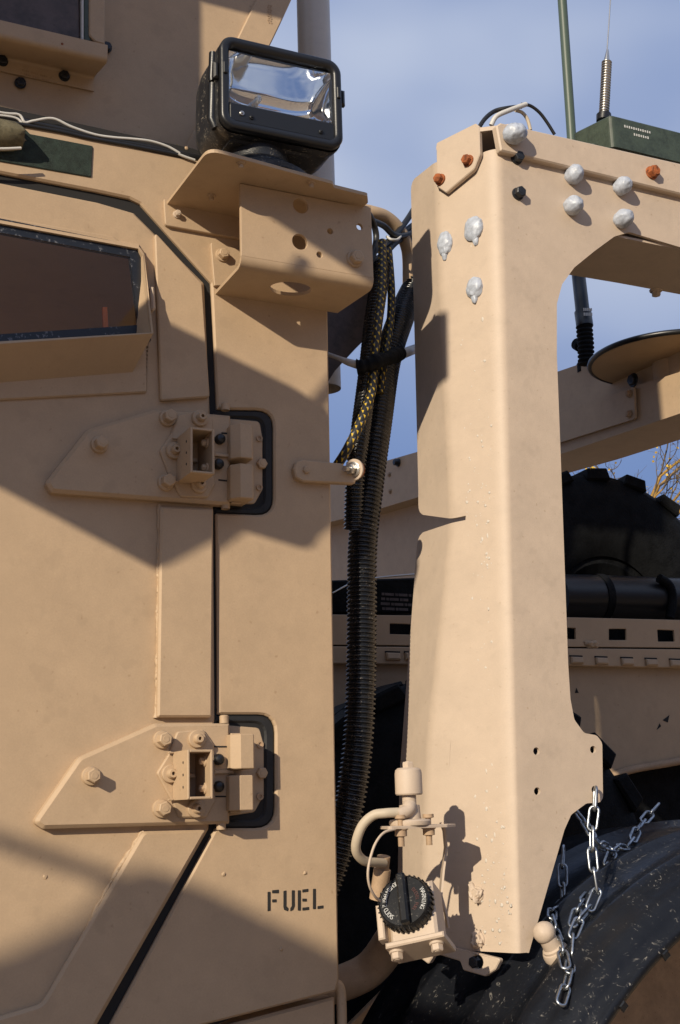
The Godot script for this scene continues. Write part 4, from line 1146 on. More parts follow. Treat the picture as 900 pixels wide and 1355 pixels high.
	part(w, "strand", pipe(smooth([Vector3(1.2087, 2.8229, -0.05), Vector3(1.2182, 2.8408, -0.045), Vector3(1.2476, 2.8599, -0.045), Vector3(1.2895, 2.8848, -0.05)], 8), 0.0046, 10), M.white_cable)
	part(w, "strand", pipe(smooth([Vector3(1.2717, 2.8736, -0.06), Vector3(1.2868, 2.8723, -0.06), Vector3(1.2978, 2.8606, -0.06), Vector3(1.3031, 2.8397, -0.06)], 8), 0.0034, 10), M.pale_hose)
	# clamp arm that holds the hoses off the cab
	var k = thing("hose_clamp", "tan strap arm on the cab's side with steel stud and nut holding the hoses", "clamp", Vector3(0.7907, 2.1124, 0.01))
	part(k, "arm", cut(rounded([Vector2(0.7695, 2.1124), Vector2(0.7736, 2.1235), Vector2(0.7838, 2.1281), Vector2(0.8509, 2.1283), Vector2(0.8793, 2.1125), Vector2(0.8735, 2.0973), Vector2(0.7855, 2.0934), Vector2(0.773, 2.0983)], [0.004, 0.006, 0.006, 0.0, 0.004, 0.003, 0.006, 0.006]), 0.0005, 0.012, 0.002), M.tan)
	placed(k, "bolt", bolt_mesh(0.006, 0.004, 1.0), M.tan, Transform3D(Basis(Vector3(0, 0, 1), 0.2), Vector3(0.7898, 2.1118, 0.012)))
	var sx: Vector3 = Vector3(0.8499, 2.1166, 0.024)
	var ex: Vector3 = Vector3(0.9122, 2.1259, -0.01)
	var dir = (ex - sx).normalized()
	var st = G.new()
	var thread = []
	for i in 40: thread.append(0.0044 if i % 2 == 0 else 0.0037)
	var tpth = []
	for i in 40: tpth.append(sx + dir * 0.042 * i / 39)
	st.tube(tpth, thread, 14)
	part(k, "stud", st, M.steel)
	placed(k, "nut", bolt_mesh(0.0085, 0.007, 1.0), M.steel, facing(-dir, sx + dir * 0.019))
	placed(k, "washer", pan_mesh(0.0125, 0.006), M.steel, facing(-dir, sx + dir * 0.024))
	var ear = G.new()
	ear.lathe([Vector2(0.016, 0), Vector2(0.017, 0.002), Vector2(0.017, 0.005), Vector2(0, 0.005)], turned(-dir, sx + dir * 0.030), 28)
	part(k, "loop_ear", ear, M.tan_frame)
	var pad = G.new()
	pad.lathe([Vector2(0.014, 0), Vector2(0.0145, 0.004), Vector2(0, 0.004)], turned(-dir, sx + dir * 0.036), 20)
	part(k, "rubber_pad", pad, M.rust)

# ------------------------------------------------------------------ fuel filler
func filler():
	var t = thing("fuel_filler", "tan fuel filler with breather valve on a shelf above a black screw cap", "fuel filler", Vector3(0.8998, 1.4248, 0.08))
	var o = Vector3(0.8995, 1.5776, 0.1)
	var shelf = G.new()
	var ys = Vector3(0.8994, 1.5755, 0.1).y
	shelf.xf = level(0)
	var sl: Vector3 = Vector3(0.85, 1.575, 0.125)
	var sr: Vector3 = Vector3(0.9675, 1.5778, 0.07)
	shelf.plate(rounded([Vector2(sl.x, -0.128), Vector2(sr.x - 0.02, -0.122), Vector2(sr.x + 0.008, -0.098), Vector2(sr.x + 0.015, -0.06), Vector2(sl.x + 0.012, -0.078)], 0.006), ys - 0.002, ys + 0.002, 0.0008)
	part(t, "shelf", shelf, M.tan_frame)
	var v = G.new()
	v.lathe([Vector2(0.029, 0.002), Vector2(0.030, 0.004), Vector2(0.030, 0.008), Vector2(0.028, 0.010), Vector2(0.016, 0.011), Vector2(0.015, 0.022), Vector2(0.0145, 0.03), Vector2(0.010, 0.031), Vector2(0.010, 0.046), Vector2(0.0, 0.046)], Transform3D(Basis.IDENTITY, Vector3(o.x, ys, 0.1)), 32)
	var valve = part(t, "valve_body", v, M.tan_frame)
	var vc = G.new()
	vc.lathe([Vector2(0.018, 0.044), Vector2(0.0195, 0.046), Vector2(0.0195, 0.074), Vector2(0.0185, 0.079), Vector2(0.015, 0.082), Vector2(0.0, 0.083)], Transform3D(Basis.IDENTITY, Vector3(o.x, ys, 0.1)), 36)
	part(valve, "valve_cap", vc, M.tan_frame)
	placed(valve, "nut", bolt_mesh(0.0085, 0.008, 1.0), M.tan_frame, Transform3D(Basis(Vector3(1, 0, 0), Vector3(0, 0, -1), Vector3(0, 1, 0)), Vector3(o.x, ys + 0.0825, 0.1)))
	var el = G.new()
	el.tube(smooth([Vector3(o.x - 0.004, ys + 0.03, 0.108), Vector3(o.x - 0.012, ys + 0.022, 0.114), Vector3(o.x - 0.028, ys + 0.017, 0.114)], 6), [0.010, 0.010, 0.010, 0.010, 0.010, 0.0095, 0.009, 0.009, 0.009, 0.009, 0.009, 0.0085, 0.0085], 16)
	part(valve, "elbow", el, M.tan_frame)
	for p in [Vector3(-0.024, 0.0, 0.116), Vector3(0.024, 0.0, 0.11)]:
		var s = G.new()
		s.lathe([Vector2(0.0045, -0.026), Vector2(0.0045, -0.013), Vector2(0.0085, -0.012), Vector2(0.0085, -0.004), Vector2(0.0105, -0.003), Vector2(0.0105, -0.001), Vector2(0.004, 0.0), Vector2(0.004, 0.011), Vector2(0.008, 0.012), Vector2(0.008, 0.017), Vector2(0, 0.017)], Transform3D(Basis.IDENTITY, Vector3(o.x + p.x, ys, p.z)), 14)
		part(t, "shelf_bolt", s, M.tan_old)
	part(t, "breather_hose", pipe(smooth([Vector3(0.8734, 1.5959, 0.114), Vector3(0.8551, 1.5954, 0.11), Vector3(0.8411, 1.5928, 0.1), Vector3(0.829, 1.5798, 0.09), Vector3(0.8238, 1.5593, 0.08), Vector3(0.8282, 1.5426, 0.07), Vector3(0.8447, 1.5304, 0.06), Vector3(0.8665, 1.5272, 0.05), Vector3(0.8863, 1.5251, 0.04)], 8), 0.0068, 14), M.pale_hose)
	var tee = G.new()
	tee.tube([Vector3(0.8893, 1.5344, 0.035), Vector3(0.8887, 1.5163, 0.03)], 0.0095, 14)
	tee.tube([Vector3(0.8887, 1.5163, 0.03), Vector3(0.8867, 1.4951, 0.025), Vector3(0.8847, 1.4739, 0.02)], 0.0125, 16)
	part(t, "tee_pipe", tee, M.tan_old)
	part(t, "tether_wire", pipe(smooth([Vector3(0.8618, 1.5736, 0.125), Vector3(0.8413, 1.5692, 0.13), Vector3(0.8253, 1.5557, 0.135), Vector3(0.8165, 1.536, 0.135), Vector3(0.8123, 1.5174, 0.135), Vector3(0.8165, 1.5003, 0.13), Vector3(0.8291, 1.4854, 0.12), Vector3(0.8421, 1.4783, 0.11)], 8), 0.0019, 8), M.tan_frame)
	# side arm of the bracket, a strip of sheet on edge
	var arm = []
	for q in [Vector3(0.9676, 1.5789, 0.07), Vector3(0.972, 1.5669, 0.07), Vector3(0.9733, 1.5434, 0.07), Vector3(0.9636, 1.512, 0.075), Vector3(0.9552, 1.4781, 0.08), Vector3(0.9596, 1.4522, 0.085), Vector3(0.9624, 1.4334, 0.085)]: arm.append([q, q + Vector3(0.014, 0.0, -0.03)])
	var ag = G.new()
	ag.sheet(arm, 0.003, 1.0)
	part(t, "bracket_arm", ag, M.tan_frame)
	# the neck and the box that carries it
	var n = Vector3(-0.66, 0.44, 0.60).normalized()
	var cc: Vector3 = Vector3(0.876, 1.4767, 0.115)
	var fr = facing(n, cc, 0.22)
	var box = G.new()
	box.xf = fr
	box.box(Vector3(0.068, 0.084, 0.05), flat(0).translated(Vector3(0.004, -0.010, -0.045)), 0.004)
	box.box(Vector3(0.084, 0.008, 0.06), flat(0).translated(Vector3(0.006, -0.052, -0.042)), 0.002)
	box.box(Vector3(0.010, 0.05, 0.02), flat(0).translated(Vector3(-0.038, -0.02, -0.015)), 0.002)
	part(t, "neck_box", box, M.tan_frame)
	for s in [Vector3(-0.026, -0.056, -0.030), Vector3(0.032, -0.056, -0.030)]:
		placed(t, "bolt", bolt_mesh(0.0085, 0.012, 1.2), M.tan_frame, fr * Transform3D(Basis(Vector3(1, 0, 0), Vector3(0, 0, -1), Vector3(0, 1, 0)).rotated(Vector3(1, 0, 0), PI), s))
	var cg = G.new()
	cg.lathe([Vector2(0.034, -0.024), Vector2(0.0375, -0.02), Vector2(0.038, -0.004), Vector2(0.0365, 0.0), Vector2(0.0355, 0.0015), Vector2(0.0345, 0.0002), Vector2(0.02, 0.0005), Vector2(0, 0.0006)], fr * Transform3D(Basis(Vector3(1, 0, 0), Vector3(0, 0, 1), Vector3(0, -1, 0)), Vector3.ZERO), 44)
	var cap = part(t, "screw_cap", cg, M.cap)
	var hb = G.new()
	hb.xf = fr
	hb.plate(rounded([Vector2(-0.005, -0.036), Vector2(0.008, -0.036), Vector2(0.008, 0.037), Vector2(-0.005, 0.037)], 0.004), 0.0, 0.013, 0.003)
	part(cap, "grip_bar", hb, M.cap)
	for k in 34:
		var rg = G.new()
		var a = TAU * k / 34
		rg.xf = fr
		rg.box(Vector3(0.0035, 0.0024, 0.014), Transform3D(Basis(Vector3(0, 0, 1), a), Vector3(cos(a) * 0.0382, sin(a) * 0.0382, -0.011)), 0.0008)
		part(cap, "grip_rib", rg, M.cap)
	arc_text(cap, "TIGHTEN PAST 2 CLICKS", fr, 0.0275, 1.72, 4.05, 0.0062, M.white_print)
	arc_text(cap, "WARNING", fr, 0.030, 0.40, -0.62, 0.0058, M.white_print)
	arc_text(cap, "DIESEL FUEL", fr, 0.0205, 0.75, -0.95, 0.0045, M.red_print)

func arc_text(parent: Node, text: String, fr: Transform3D, r: float, a0: float, a1: float, size: float, m: Material):
	var st = SurfaceTool.new()
	st.begin(Mesh.PRIMITIVE_TRIANGLES)
	var font = SystemFont.new()
	font.font_names = PackedStringArray(["Droid Sans"])
	for i in text.length():
		if text[i] == " ": continue
		var tm = TextMesh.new()
		tm.font = font
		tm.text = text[i]
		tm.font_size = 32
		tm.pixel_size = size / 24.0
		tm.depth = 0.0006
		var a = lerpf(a0, a1, (i + 0.5) / text.length())
		var up = 1.0 if a1 < a0 else 1.0
		var at = fr * Transform3D(Basis(Vector3(0, 0, 1), a + (PI / 2 if a1 > a0 else -PI / 2)), Vector3(cos(a) * r, sin(a) * r, 0.0012))
		if tm.get_surface_count() > 0: st.append_from(tm, 0, at)
	var g = st.commit()
	part(parent, "lettering", g, m)

# ------------------------------------------------------------------ mudguard
const ARCH = Vector2(1.571, 0.856)
func fender():
	var t = thing("mudguard", "black moulded mudguard spattered with pale dried mud, arching over the wheel", "mudguard", Vector3(1.2, 1.2, -0.1))
	var prof = [[-0.375, -0.03], [-0.372, -0.006], [-0.36, 0.0], [-0.30, 0.0], [-0.235, 0.001], [-0.225, 0.010], [-0.205, 0.012], [-0.195, 0.003], [-0.12, 0.0], [-0.06, 0.001], [-0.05, 0.012], [-0.03, 0.014], [-0.02, 0.004], [0.02, 0.0], [0.045, -0.003], [0.052, 0.004], [0.07, 0.006], [0.08, -0.004], [0.105, -0.012], [0.125, -0.022], [0.135, -0.034], [0.139, -0.045], [0.15, -0.046], [0.155, -0.053], [0.15, -0.062], [0.136, -0.064]]
	var rows = []
	for i in 61:
		var a = deg_to_rad(48.0 + 150.0 * i / 60)
		var line = []
		for q in prof: line.append(Vector3(ARCH.x + cos(a) * (0.70 + q[1]), ARCH.y + sin(a) * (0.70 + q[1]), q[0] + 0.085))
		rows.append(line)
	var g = G.new()
	g.sheet(rows, 0.006, -1.0)
	part(t, "arch", g, M.fender)
	for k in 8:
		var a = deg_to_rad(78 + 9.0 * k)
		var rg = G.new()
		rg.box(Vector3(0.012, 0.012, 0.006), facing(Vector3(0, 0, 1), Vector3(ARCH.x + cos(a) * 0.638, ARCH.y + sin(a) * 0.638, 0.237), a), 0.002)
		part(t, "edge_clip", rg, M.plastic)
	var well = G.new()
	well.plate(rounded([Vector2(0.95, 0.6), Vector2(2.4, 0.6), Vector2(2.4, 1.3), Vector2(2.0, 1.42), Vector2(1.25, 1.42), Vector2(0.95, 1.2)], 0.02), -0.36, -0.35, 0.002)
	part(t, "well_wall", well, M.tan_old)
	var e = thing("pipe_elbow", "tan domed pipe elbow standing on the black mudguard beside the chain", "pipe fitting", Vector3(1.1193, 1.3907, 0.123))
	var base: Vector3 = Vector3(1.1201, 1.3915, 0.12)
	var up = Vector3(cos(deg_to_rad(131)), sin(deg_to_rad(131)), 0.0)
	var lean = (up + Vector3(-0.1, 0.35, 0.1)).normalized()
	var eg = G.new()
	eg.lathe([Vector2(0.020, -0.006), Vector2(0.020, 0.002), Vector2(0.0185, 0.006), Vector2(0.0165, 0.007), Vector2(0.0165, 0.010), Vector2(0.0135, 0.012), Vector2(0.0125, 0.03)], turned(lean, base), 28)
	eg.lump(turned(lean, base + lean * 0.036), Vector3(0.0165, 0.0155, 0.0165), 3, 0.05, 14)
	part(e, "fitting", eg, M.tan_frame)

# ------------------------------------------------------------------ chains
func link_mesh(long: float, wide: float, r: float) -> Mesh:
	if not shapes.has("link"):
		var pts = []
		var s = long / 2 - wide / 2
		for k in 9: pts.append(Vector3(cos(PI * k / 8) * wide / 2, s + sin(PI * k / 8) * wide / 2, 0))
		for k in 9: pts.append(Vector3(-cos(PI * k / 8) * wide / 2, -s - sin(PI * k / 8) * wide / 2, 0))
		var g = G.new()
		g.tube(pts, r, 10, true)
		shapes["link"] = g.done()
	return shapes["link"]

func chain(label: String, path: Array, seed_: int):
	var t = thing("chain", label, "chain", path[path.size() / 2], "galvanised chains by the mudguard")
	var rng = RandomNumberGenerator.new()
	rng.seed = seed_
	var c = Curve3D.new()
	for p in smooth(path, 8): c.add_point(p)
	c.bake_interval = 0.004
	var n = int(c.get_baked_length() / 0.0305)
	for i in n:
		var a = c.sample_baked(0.0305 * i)
		var b = c.sample_baked(0.0305 * (i + 1))
		var xf = turned(b - a, (a + b) / 2, (PI / 2 if i % 2 == 0 else 0.0) + rng.randf_range(-0.35, 0.35) + 0.6)
		placed(t, "link", link_mesh(0.0365, 0.0135, 0.0023), M.zinc, xf)

func chains():
	chain("bright chain hooked through the frame plate's hole and hanging down over the mudguard", [Vector3(1.2178, 1.6219, 0.11), Vector3(1.2102, 1.595, 0.115), Vector3(1.2015, 1.5597, 0.115), Vector3(1.1958, 1.5215, 0.12), Vector3(1.1947, 1.4891, 0.125), Vector3(1.1952, 1.4643, 0.125), Vector3(1.1708, 1.4446, 0.13), Vector3(1.1405, 1.4259, 0.14), Vector3(1.1253, 1.3947, 0.152), Vector3(1.0964, 1.3639, 0.18), Vector3(1.0625, 1.3349, 0.205)], 3)
	chain("slack chain running from beneath the black tyre down across the mudguard to the hanging one", [Vector3(1.4881, 1.5937, -0.08), Vector3(1.4216, 1.5599, -0.05), Vector3(1.373, 1.5298, -0.02), Vector3(1.3277, 1.5294, 0.005), Vector3(1.301, 1.5096, 0.02), Vector3(1.2673, 1.4828, 0.04), Vector3(1.2227, 1.4624, 0.065), Vector3(1.1763, 1.4458, 0.1), Vector3(1.1555, 1.4234, 0.115), Vector3(1.1572, 1.4116, 0.13)], 8)
	chain("shadowed chain coming out behind the frame post's edge and joining the others low down", [Vector3(1.2366, 1.5326, -0.01), Vector3(1.2241, 1.5008, 0), Vector3(1.2157, 1.4672, 0.01), Vector3(1.202, 1.446, 0.025), Vector3(1.1579, 1.4437, 0.06), Vector3(1.134, 1.4238, 0.1), Vector3(1.1151, 1.4047, 0.14), Vector3(1.0946, 1.374, 0.18), Vector3(1.0951, 1.358, 0.19)], 14)
	chain("short dark chain dipping behind the hooked end of the hanging one", [Vector3(1.2432, 1.5874, 0.02), Vector3(1.24, 1.5676, 0.05), Vector3(1.2405, 1.5448, 0.07), Vector3(1.282, 1.5315, 0.04), Vector3(1.3237, 1.5273, 0.01)], 20)

# ------------------------------------------------------------------ cargo bed and what lies on it
func tyre(t: Node3D, c: Vector3, r: float, wide: float, blocks: int, m: Material):
	# axis along z; c is the middle of the front face
	var prof = [[0.42, -0.02], [0.5, 0.004], [0.62, 0.012], [0.8, 0.008], [0.9, -0.006], [0.955, -0.03], [0.97, -wide * 0.5], [0.955, -wide + 0.03], [0.9, -wide + 0.006], [0.6, -wide], [0.42, -wide + 0.02]]
	var rows = []
	for i in 65:
		var a = TAU * i / 64
		var line = []
		for q in prof: line.append(Vector3(c.x + cos(a) * r * q[0], c.y + sin(a) * r * q[0], c.z + q[1]))
		rows.append(line)
	var g = G.new()
	g.surf(rows, 1.0, 1)
	part(t, "carcass", g, m)
	var hub = G.new()
	hub.lathe([Vector2(r * 0.43, -wide * 0.7), Vector2(r * 0.43, -0.03), Vector2(r * 0.38, -0.03), Vector2(r * 0.3, -0.06), Vector2(0, -0.06)], Transform3D(Basis(Vector3(1, 0, 0), Vector3(0, 0, 1), Vector3(0, -1, 0)), c), 32)
	part(t, "rim", hub, M.rubber)
	var bg = G.new()
	var h = r * 0.085
	bg.plate(rounded([Vector2(-h * 0.9, -0.02), Vector2(h * 1.1, -0.02), Vector2(h * 0.85, r * 0.032), Vector2(-h * 0.8, r * 0.032)], 0.004), -wide * 0.30, 0.004, 0.006)
	var mesh = bg.done()
	for row in 2:
		for k in blocks:
			var a = TAU * (k + 0.5 * row) / blocks + 0.05
			var p = Vector3(c.x + cos(a) * r * 0.95, c.y + sin(a) * r * 0.95, c.z - wide * 0.36 * row)
			placed(t, "tread_block", mesh, m, Transform3D(Basis(Vector3(0, 0, 1), a - PI / 2) * Basis(Vector3(0, 1, 0), 0.25 if row == 1 else -0.12), p))

func bed():
	var t = thing("cargo_bed", "tan cargo bed side with slotted top rail and tabbed hinge strip", "truck bed", Vector3(1.9, 1.2, -0.8))
	var slots = []
	for s in [[Vector2(1.7449, 2.0009), Vector2(1.796, 2.001), Vector2(1.7938, 1.9743), Vector2(1.7428, 1.9745)], [Vector2(1.8918, 2.0025), Vector2(1.943, 2.0043), Vector2(1.9404, 1.977), Vector2(1.8893, 1.9755)], [Vector2(2.036, 2.0056), Vector2(2.0868, 2.0055), Vector2(2.0861, 1.9778), Vector2(2.0352, 1.9763)], [Vector2(2.1884, 2.0071), Vector2(2.2416, 2.0089), Vector2(2.2379, 1.9786), Vector2(2.1848, 1.9771)], [Vector2(1.305, 1.9938), Vector2(1.3725, 1.9946), Vector2(1.3713, 1.9712), Vector2(1.304, 1.9706)], [Vector2(1.4843, 1.9969), Vector2(1.5436, 1.9973), Vector2(1.5421, 1.9733), Vector2(1.4828, 1.9714)]]: slots.append(rounded(s, 0.002, 2))
	part(t, "slotted_rail", cut([Vector2(1.1496, 2.0075), Vector2(1.7939, 2.0258), Vector2(2.3761, 2.0366), Vector2(2.367, 1.9691), Vector2(1.1478, 1.9431)], -0.705, -0.7, 0.001, slots), M.tan)
	part(t, "hinge_strip", cut([Vector2(1.1454, 1.9392), Vector2(2.3617, 1.9645), Vector2(2.355, 1.915), Vector2(1.7806, 1.9118), Vector2(1.1443, 1.9026)], -0.71, -0.695, 0.002), M.tan)
	for x in [Vector3(1.3056, 1.9207, -0.693), Vector3(1.352, 1.9218, -0.693), Vector3(1.7866, 1.924, -0.693), Vector3(1.8575, 1.9239, -0.693), Vector3(1.932, 1.9239, -0.693), Vector3(2.0035, 1.9237, -0.693), Vector3(2.0766, 1.9236, -0.693)]:
		var tg = G.new()
		tg.box(Vector3(0.034, 0.016, 0.012), Transform3D(Basis(Vector3(1, 0, 0), -0.2), x), 0.003)
		var tab = part(t, "hinge_tab", tg, M.tan)
		var lg = G.new()
		lg.box(Vector3(0.036, 0.004, 0.003), Transform3D(Basis.IDENTITY, x + Vector3(0, 0.010, -0.001)), 0.0)
		part(tab, "slot", lg, M.groove)
	var bed_low = G.new()
	bed_low.plate(rounded([Vector2(1.1561, 1.9089), Vector2(2.3796, 1.9221), Vector2(2.3526, 1.7226), Vector2(2.0866, 1.6866), Vector2(1.9277, 1.6657), Vector2(1.8389, 1.6396), Vector2(1.7743, 1.6239), Vector2(1.1484, 1.6363)], 0.02), -0.74, -0.72, 0.003)
	part(t, "side_wall", bed_low, M.tan)
	var rimg = G.new()
	rimg.tube(smooth([Vector3(1.814, 1.6399, -0.715), Vector3(1.9245, 1.6725, -0.715), Vector3(2.0832, 1.6935, -0.715), Vector3(2.3491, 1.7316, -0.715)], 6), 0.009, 10)
	part(t, "lower_rim", rimg, M.tan_old)
	for p in [Vector3(1.838, 1.9632, -0.7)]:
		var w = G.new()
		w.lump(Transform3D(Basis.IDENTITY, p), Vector3(0.020, 0.0095, 0.008), 5, 0.6, 12)
		part(t, "weld_lump", w, M.weld)
	for q in [[Vector2(2.0665, 1.8028), Vector2(2.0446, 1.7901), Vector2(2.06, 1.7848)], [Vector2(2.0347, 1.7829), Vector2(2.024, 1.7668), Vector2(2.0385, 1.7758)], [Vector2(1.8002, 1.864), Vector2(1.7949, 1.8517), Vector2(1.8056, 1.8518)]]:
		var cg = G.new()
		cg.plate(q, -0.7195, -0.719, 0.0)
		part(t, "paint_chip", cg, M.groove)
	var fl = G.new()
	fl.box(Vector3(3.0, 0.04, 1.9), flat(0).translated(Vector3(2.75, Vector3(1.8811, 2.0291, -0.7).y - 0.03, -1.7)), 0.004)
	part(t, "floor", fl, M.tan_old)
	var fb = G.new()
	fb.box(Vector3(4.2, 0.95, 1.4), flat(0).translated(Vector3(2.95, 1.29, -1.48)), 0.01)
	part(t, "chassis", fb, M.rubber)
	var hd = G.new()
	hd.xf = across(0)
	hd.plate([Vector2(4.842, 3.1985), Vector2(3.1501, 3.0054), Vector2(2.3748, 2.8771), Vector2(2.1653, 2.7657), Vector2(2.2651, 1.7794), Vector2(4.872, 1.9082)], 2.48, 2.5, 0.002)
	part(t, "headboard", hd, M.tan)
	part(t, "slot_shade", cut([Vector2(1.1635, 2.0043), Vector2(2.4039, 2.0321), Vector2(2.3934, 1.9543), Vector2(1.1614, 1.9327)], -0.735, -0.73, 0.0), M.rubber)  # dark sheet stands in for the shade inside the rail's slots
	# tube and box on the bed's edge
	var tb = thing("black_tube", "thick black tube lying along the top of the cargo bed's slotted rail", "tube", Vector3(2.0466, 2.0902, -0.85))
	part(tb, "tube", pipe([Vector3(1.8509, 2.0988, -0.85), Vector3(1.9079, 2.1014, -0.85), Vector3(1.9541, 2.1035, -0.85), Vector3(2.502, 2.1159, -0.85)], 0.058, 36), M.plastic)
	var bn = G.new()
	bn.tube([Vector3(1.9704, 2.1042, -0.85), Vector3(1.9915, 2.1052, -0.85)], 0.0605, 36)
	part(tb, "band", bn, M.rubber)
	part(tb, "strap", pipe(smooth([Vector3(2.1295, 2.1522, -0.79), Vector3(2.1615, 2.1344, -0.79), Vector3(2.1669, 2.0958, -0.79), Vector3(2.1523, 2.0508, -0.79)], 5), 0.012, 10), M.rubber)
	var bx = thing("black_box", "black box with faint white print on the bed behind the corrugated hose", "box", Vector3(1.3484, 2.0526, -0.8))
	part(bx, "case", cut(rounded([Vector2(1.1801, 2.0961), Vector2(1.4383, 2.1164), Vector2(1.4264, 2.0337), Vector2(1.1781, 2.0221)], 0.008), -1.0, -0.78, 0.004), M.rubber)
	for k in 4:
		var pr = G.new()
		for i in 7 - k % 2:
			pr.box(Vector3(0.007 + 0.003 * ((i * 5 + k) % 3), 0.006, 0.0006), flat(0).translated(Vector3(1.3325, 2.0727, -0.779) + Vector3(0.0115 * i, -0.011 * k, 0)), 0.0001)
		part(bx, "print_line", pr, M.panel_dark)
	part(bx, "wire", pipe(smooth([Vector3(1.2021, 2.0669, -0.77), Vector3(1.2587, 2.095, -0.77), Vector3(1.3255, 2.1087, -0.77), Vector3(1.4093, 2.1201, -0.77)], 6), 0.002, 6), M.steel)
	# spare tyre lying behind the frame, and the tyre between mudguard and bed
	var sp = thing("spare_tyre", "big black spare tyre with chunky tread stowed on the cargo bed", "tyre", Vector3(2.1118, 2.0858, -1))
	tyre(sp, Vector3(2.1453, 2.0728, -1), 0.43, 0.36, 20, M.rubber)
	var wt = thing("road_tyre", "black tyre behind the frame post's lower plate, tread edge showing", "tyre", Vector3(1.338, 0.94, -0.5))
	tyre(wt, Vector3(1.338, 1.4, -0.45), 0.47, 0.2, 26, M.rubber)
	# cross beam over the bed with its cover plate, round disc on top
	var b = thing("cross_beam", "shadowed tan cross beam with bolted cover plate, seen through the frame", "beam", Vector3(2.4, 2.7188, -1.2312))
	var bg = G.new()
	bg.xf = across(0)
	bg.plate([Vector2(3.7566, 3.1144), Vector2(2.8099, 3.0016), Vector2(2.4763, 2.9613), Vector2(1.5102, 2.848), Vector2(0.9461, 2.7889), Vector2(0.493, 2.7345), Vector2(0.5057, 2.6481), Vector2(0.9619, 2.67), Vector2(1.527, 2.7025), Vector2(2.9634, 2.8196), Vector2(3.7667, 2.9042)], 2.4, 2.62, 0.004)
	part(b, "lower_flange", bg, M.tan)
	var bg2 = G.new()
	bg2.xf = across(0)
	bg2.plate([Vector2(2.4621, 2.9779), Vector2(1.7324, 2.8873), Vector2(1.718, 3.018), Vector2(1.5434, 2.9904), Vector2(1.3881, 2.9722), Vector2(1.3184, 2.9613), Vector2(1.316, 2.8857), Vector2(0.9607, 2.858), Vector2(0.5003, 2.8217), Vector2(0.5123, 2.7401), Vector2(0.9691, 2.7944), Vector2(1.5385, 2.8484), Vector2(2.4642, 2.9538)], 2.42, 2.6, 0.004)
	part(b, "upper_web", bg2, M.tan)
	var cp = G.new()
	cp.xf = across(0)
	cp.plate(rounded([Vector2(1.6837, 2.8533), Vector2(1.1363, 2.8022), Vector2(1.1449, 2.7062), Vector2(1.6949, 2.751)], 0.008), 2.388, 2.398, 0.002)
	var cover = part(b, "cover_plate", cp, M.tan)
	for p in [Vector3(2.385, 2.7883, -1.1595), Vector3(2.385, 2.7269, -1.1673)]: placed(cover, "bolt", bolt_mesh(0.009, 0.009, 1.4), M.tan_old, facing(Vector3(-1, 0, 0), p))
	placed(b, "bolt", bolt_mesh(0.018, 0.012, 1.2), M.black_bolt, facing(Vector3(-1, 0, 0), Vector3(2.398, 2.8293, -1.1495)))
	placed(b, "bolt", bolt_mesh(0.014, 0.02, 1.2), M.black_bolt, facing(Vector3(-1, 0, 0), Vector3(2.398, 2.958, -2.6299)))
	for p in [Vector3(2.398, 2.9279, -2.7107), Vector3(2.398, 2.8579, -2.7097)]: placed(b, "rivet", bolt_mesh(0.008, 0.006, 1.3), M.tan_old, facing(Vector3(-1, 0, 0), p))
	var dk = thing("round_disc", "round tan disc with black rubber rim, tilted above the cross beam", "disc", Vector3(2.2, 2.7332, -0.7761))
	var dn = Vector3.UP
	var dc = Vector3(2.455, 2.868, -1.05)
	var dg = G.new()
	dg.lathe([Vector2(0, -0.012), Vector2(0.226, -0.006), Vector2(0.23, 0.0), Vector2(0.226, 0.005), Vector2(0, 0.02)], turned(dn, dc), 72)
	part(dk, "plate", dg, M.tan)
	var ring = []
	var fr = turned(dn, dc)
	for k in 72: ring.append(fr * Vector3(cos(TAU * k / 72) * 0.23, 0, sin(TAU * k / 72) * 0.23))
	var rg = G.new()
	rg.tube(ring, 0.008, 10, true)
	part(dk, "rubber_rim", rg, M.plastic)
	var nk = G.new()
	nk.lathe([Vector2(0.05, -0.1), Vector2(0.05, -0.005)], fr, 24)
	part(dk, "stem", nk, M.tan)
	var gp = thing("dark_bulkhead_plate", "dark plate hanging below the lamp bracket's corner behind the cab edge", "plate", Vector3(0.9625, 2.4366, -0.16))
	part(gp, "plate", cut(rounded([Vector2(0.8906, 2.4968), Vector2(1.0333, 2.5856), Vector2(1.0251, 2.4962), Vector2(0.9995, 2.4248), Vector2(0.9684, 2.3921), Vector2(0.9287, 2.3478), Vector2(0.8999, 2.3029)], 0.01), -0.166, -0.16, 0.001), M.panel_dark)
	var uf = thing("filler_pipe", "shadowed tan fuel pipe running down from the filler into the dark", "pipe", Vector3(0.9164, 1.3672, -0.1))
	part(uf, "pipe", pipe(smooth([Vector3(0.9806, 1.4362, -0.08), Vector3(0.984, 1.3926, -0.14), Vector3(0.9693, 1.3539, -0.18), Vector3(0.9315, 1.3344, -0.2), Vector3(0.8875, 1.3245, -0.22)], 8), 0.028, 24), M.tan_old)

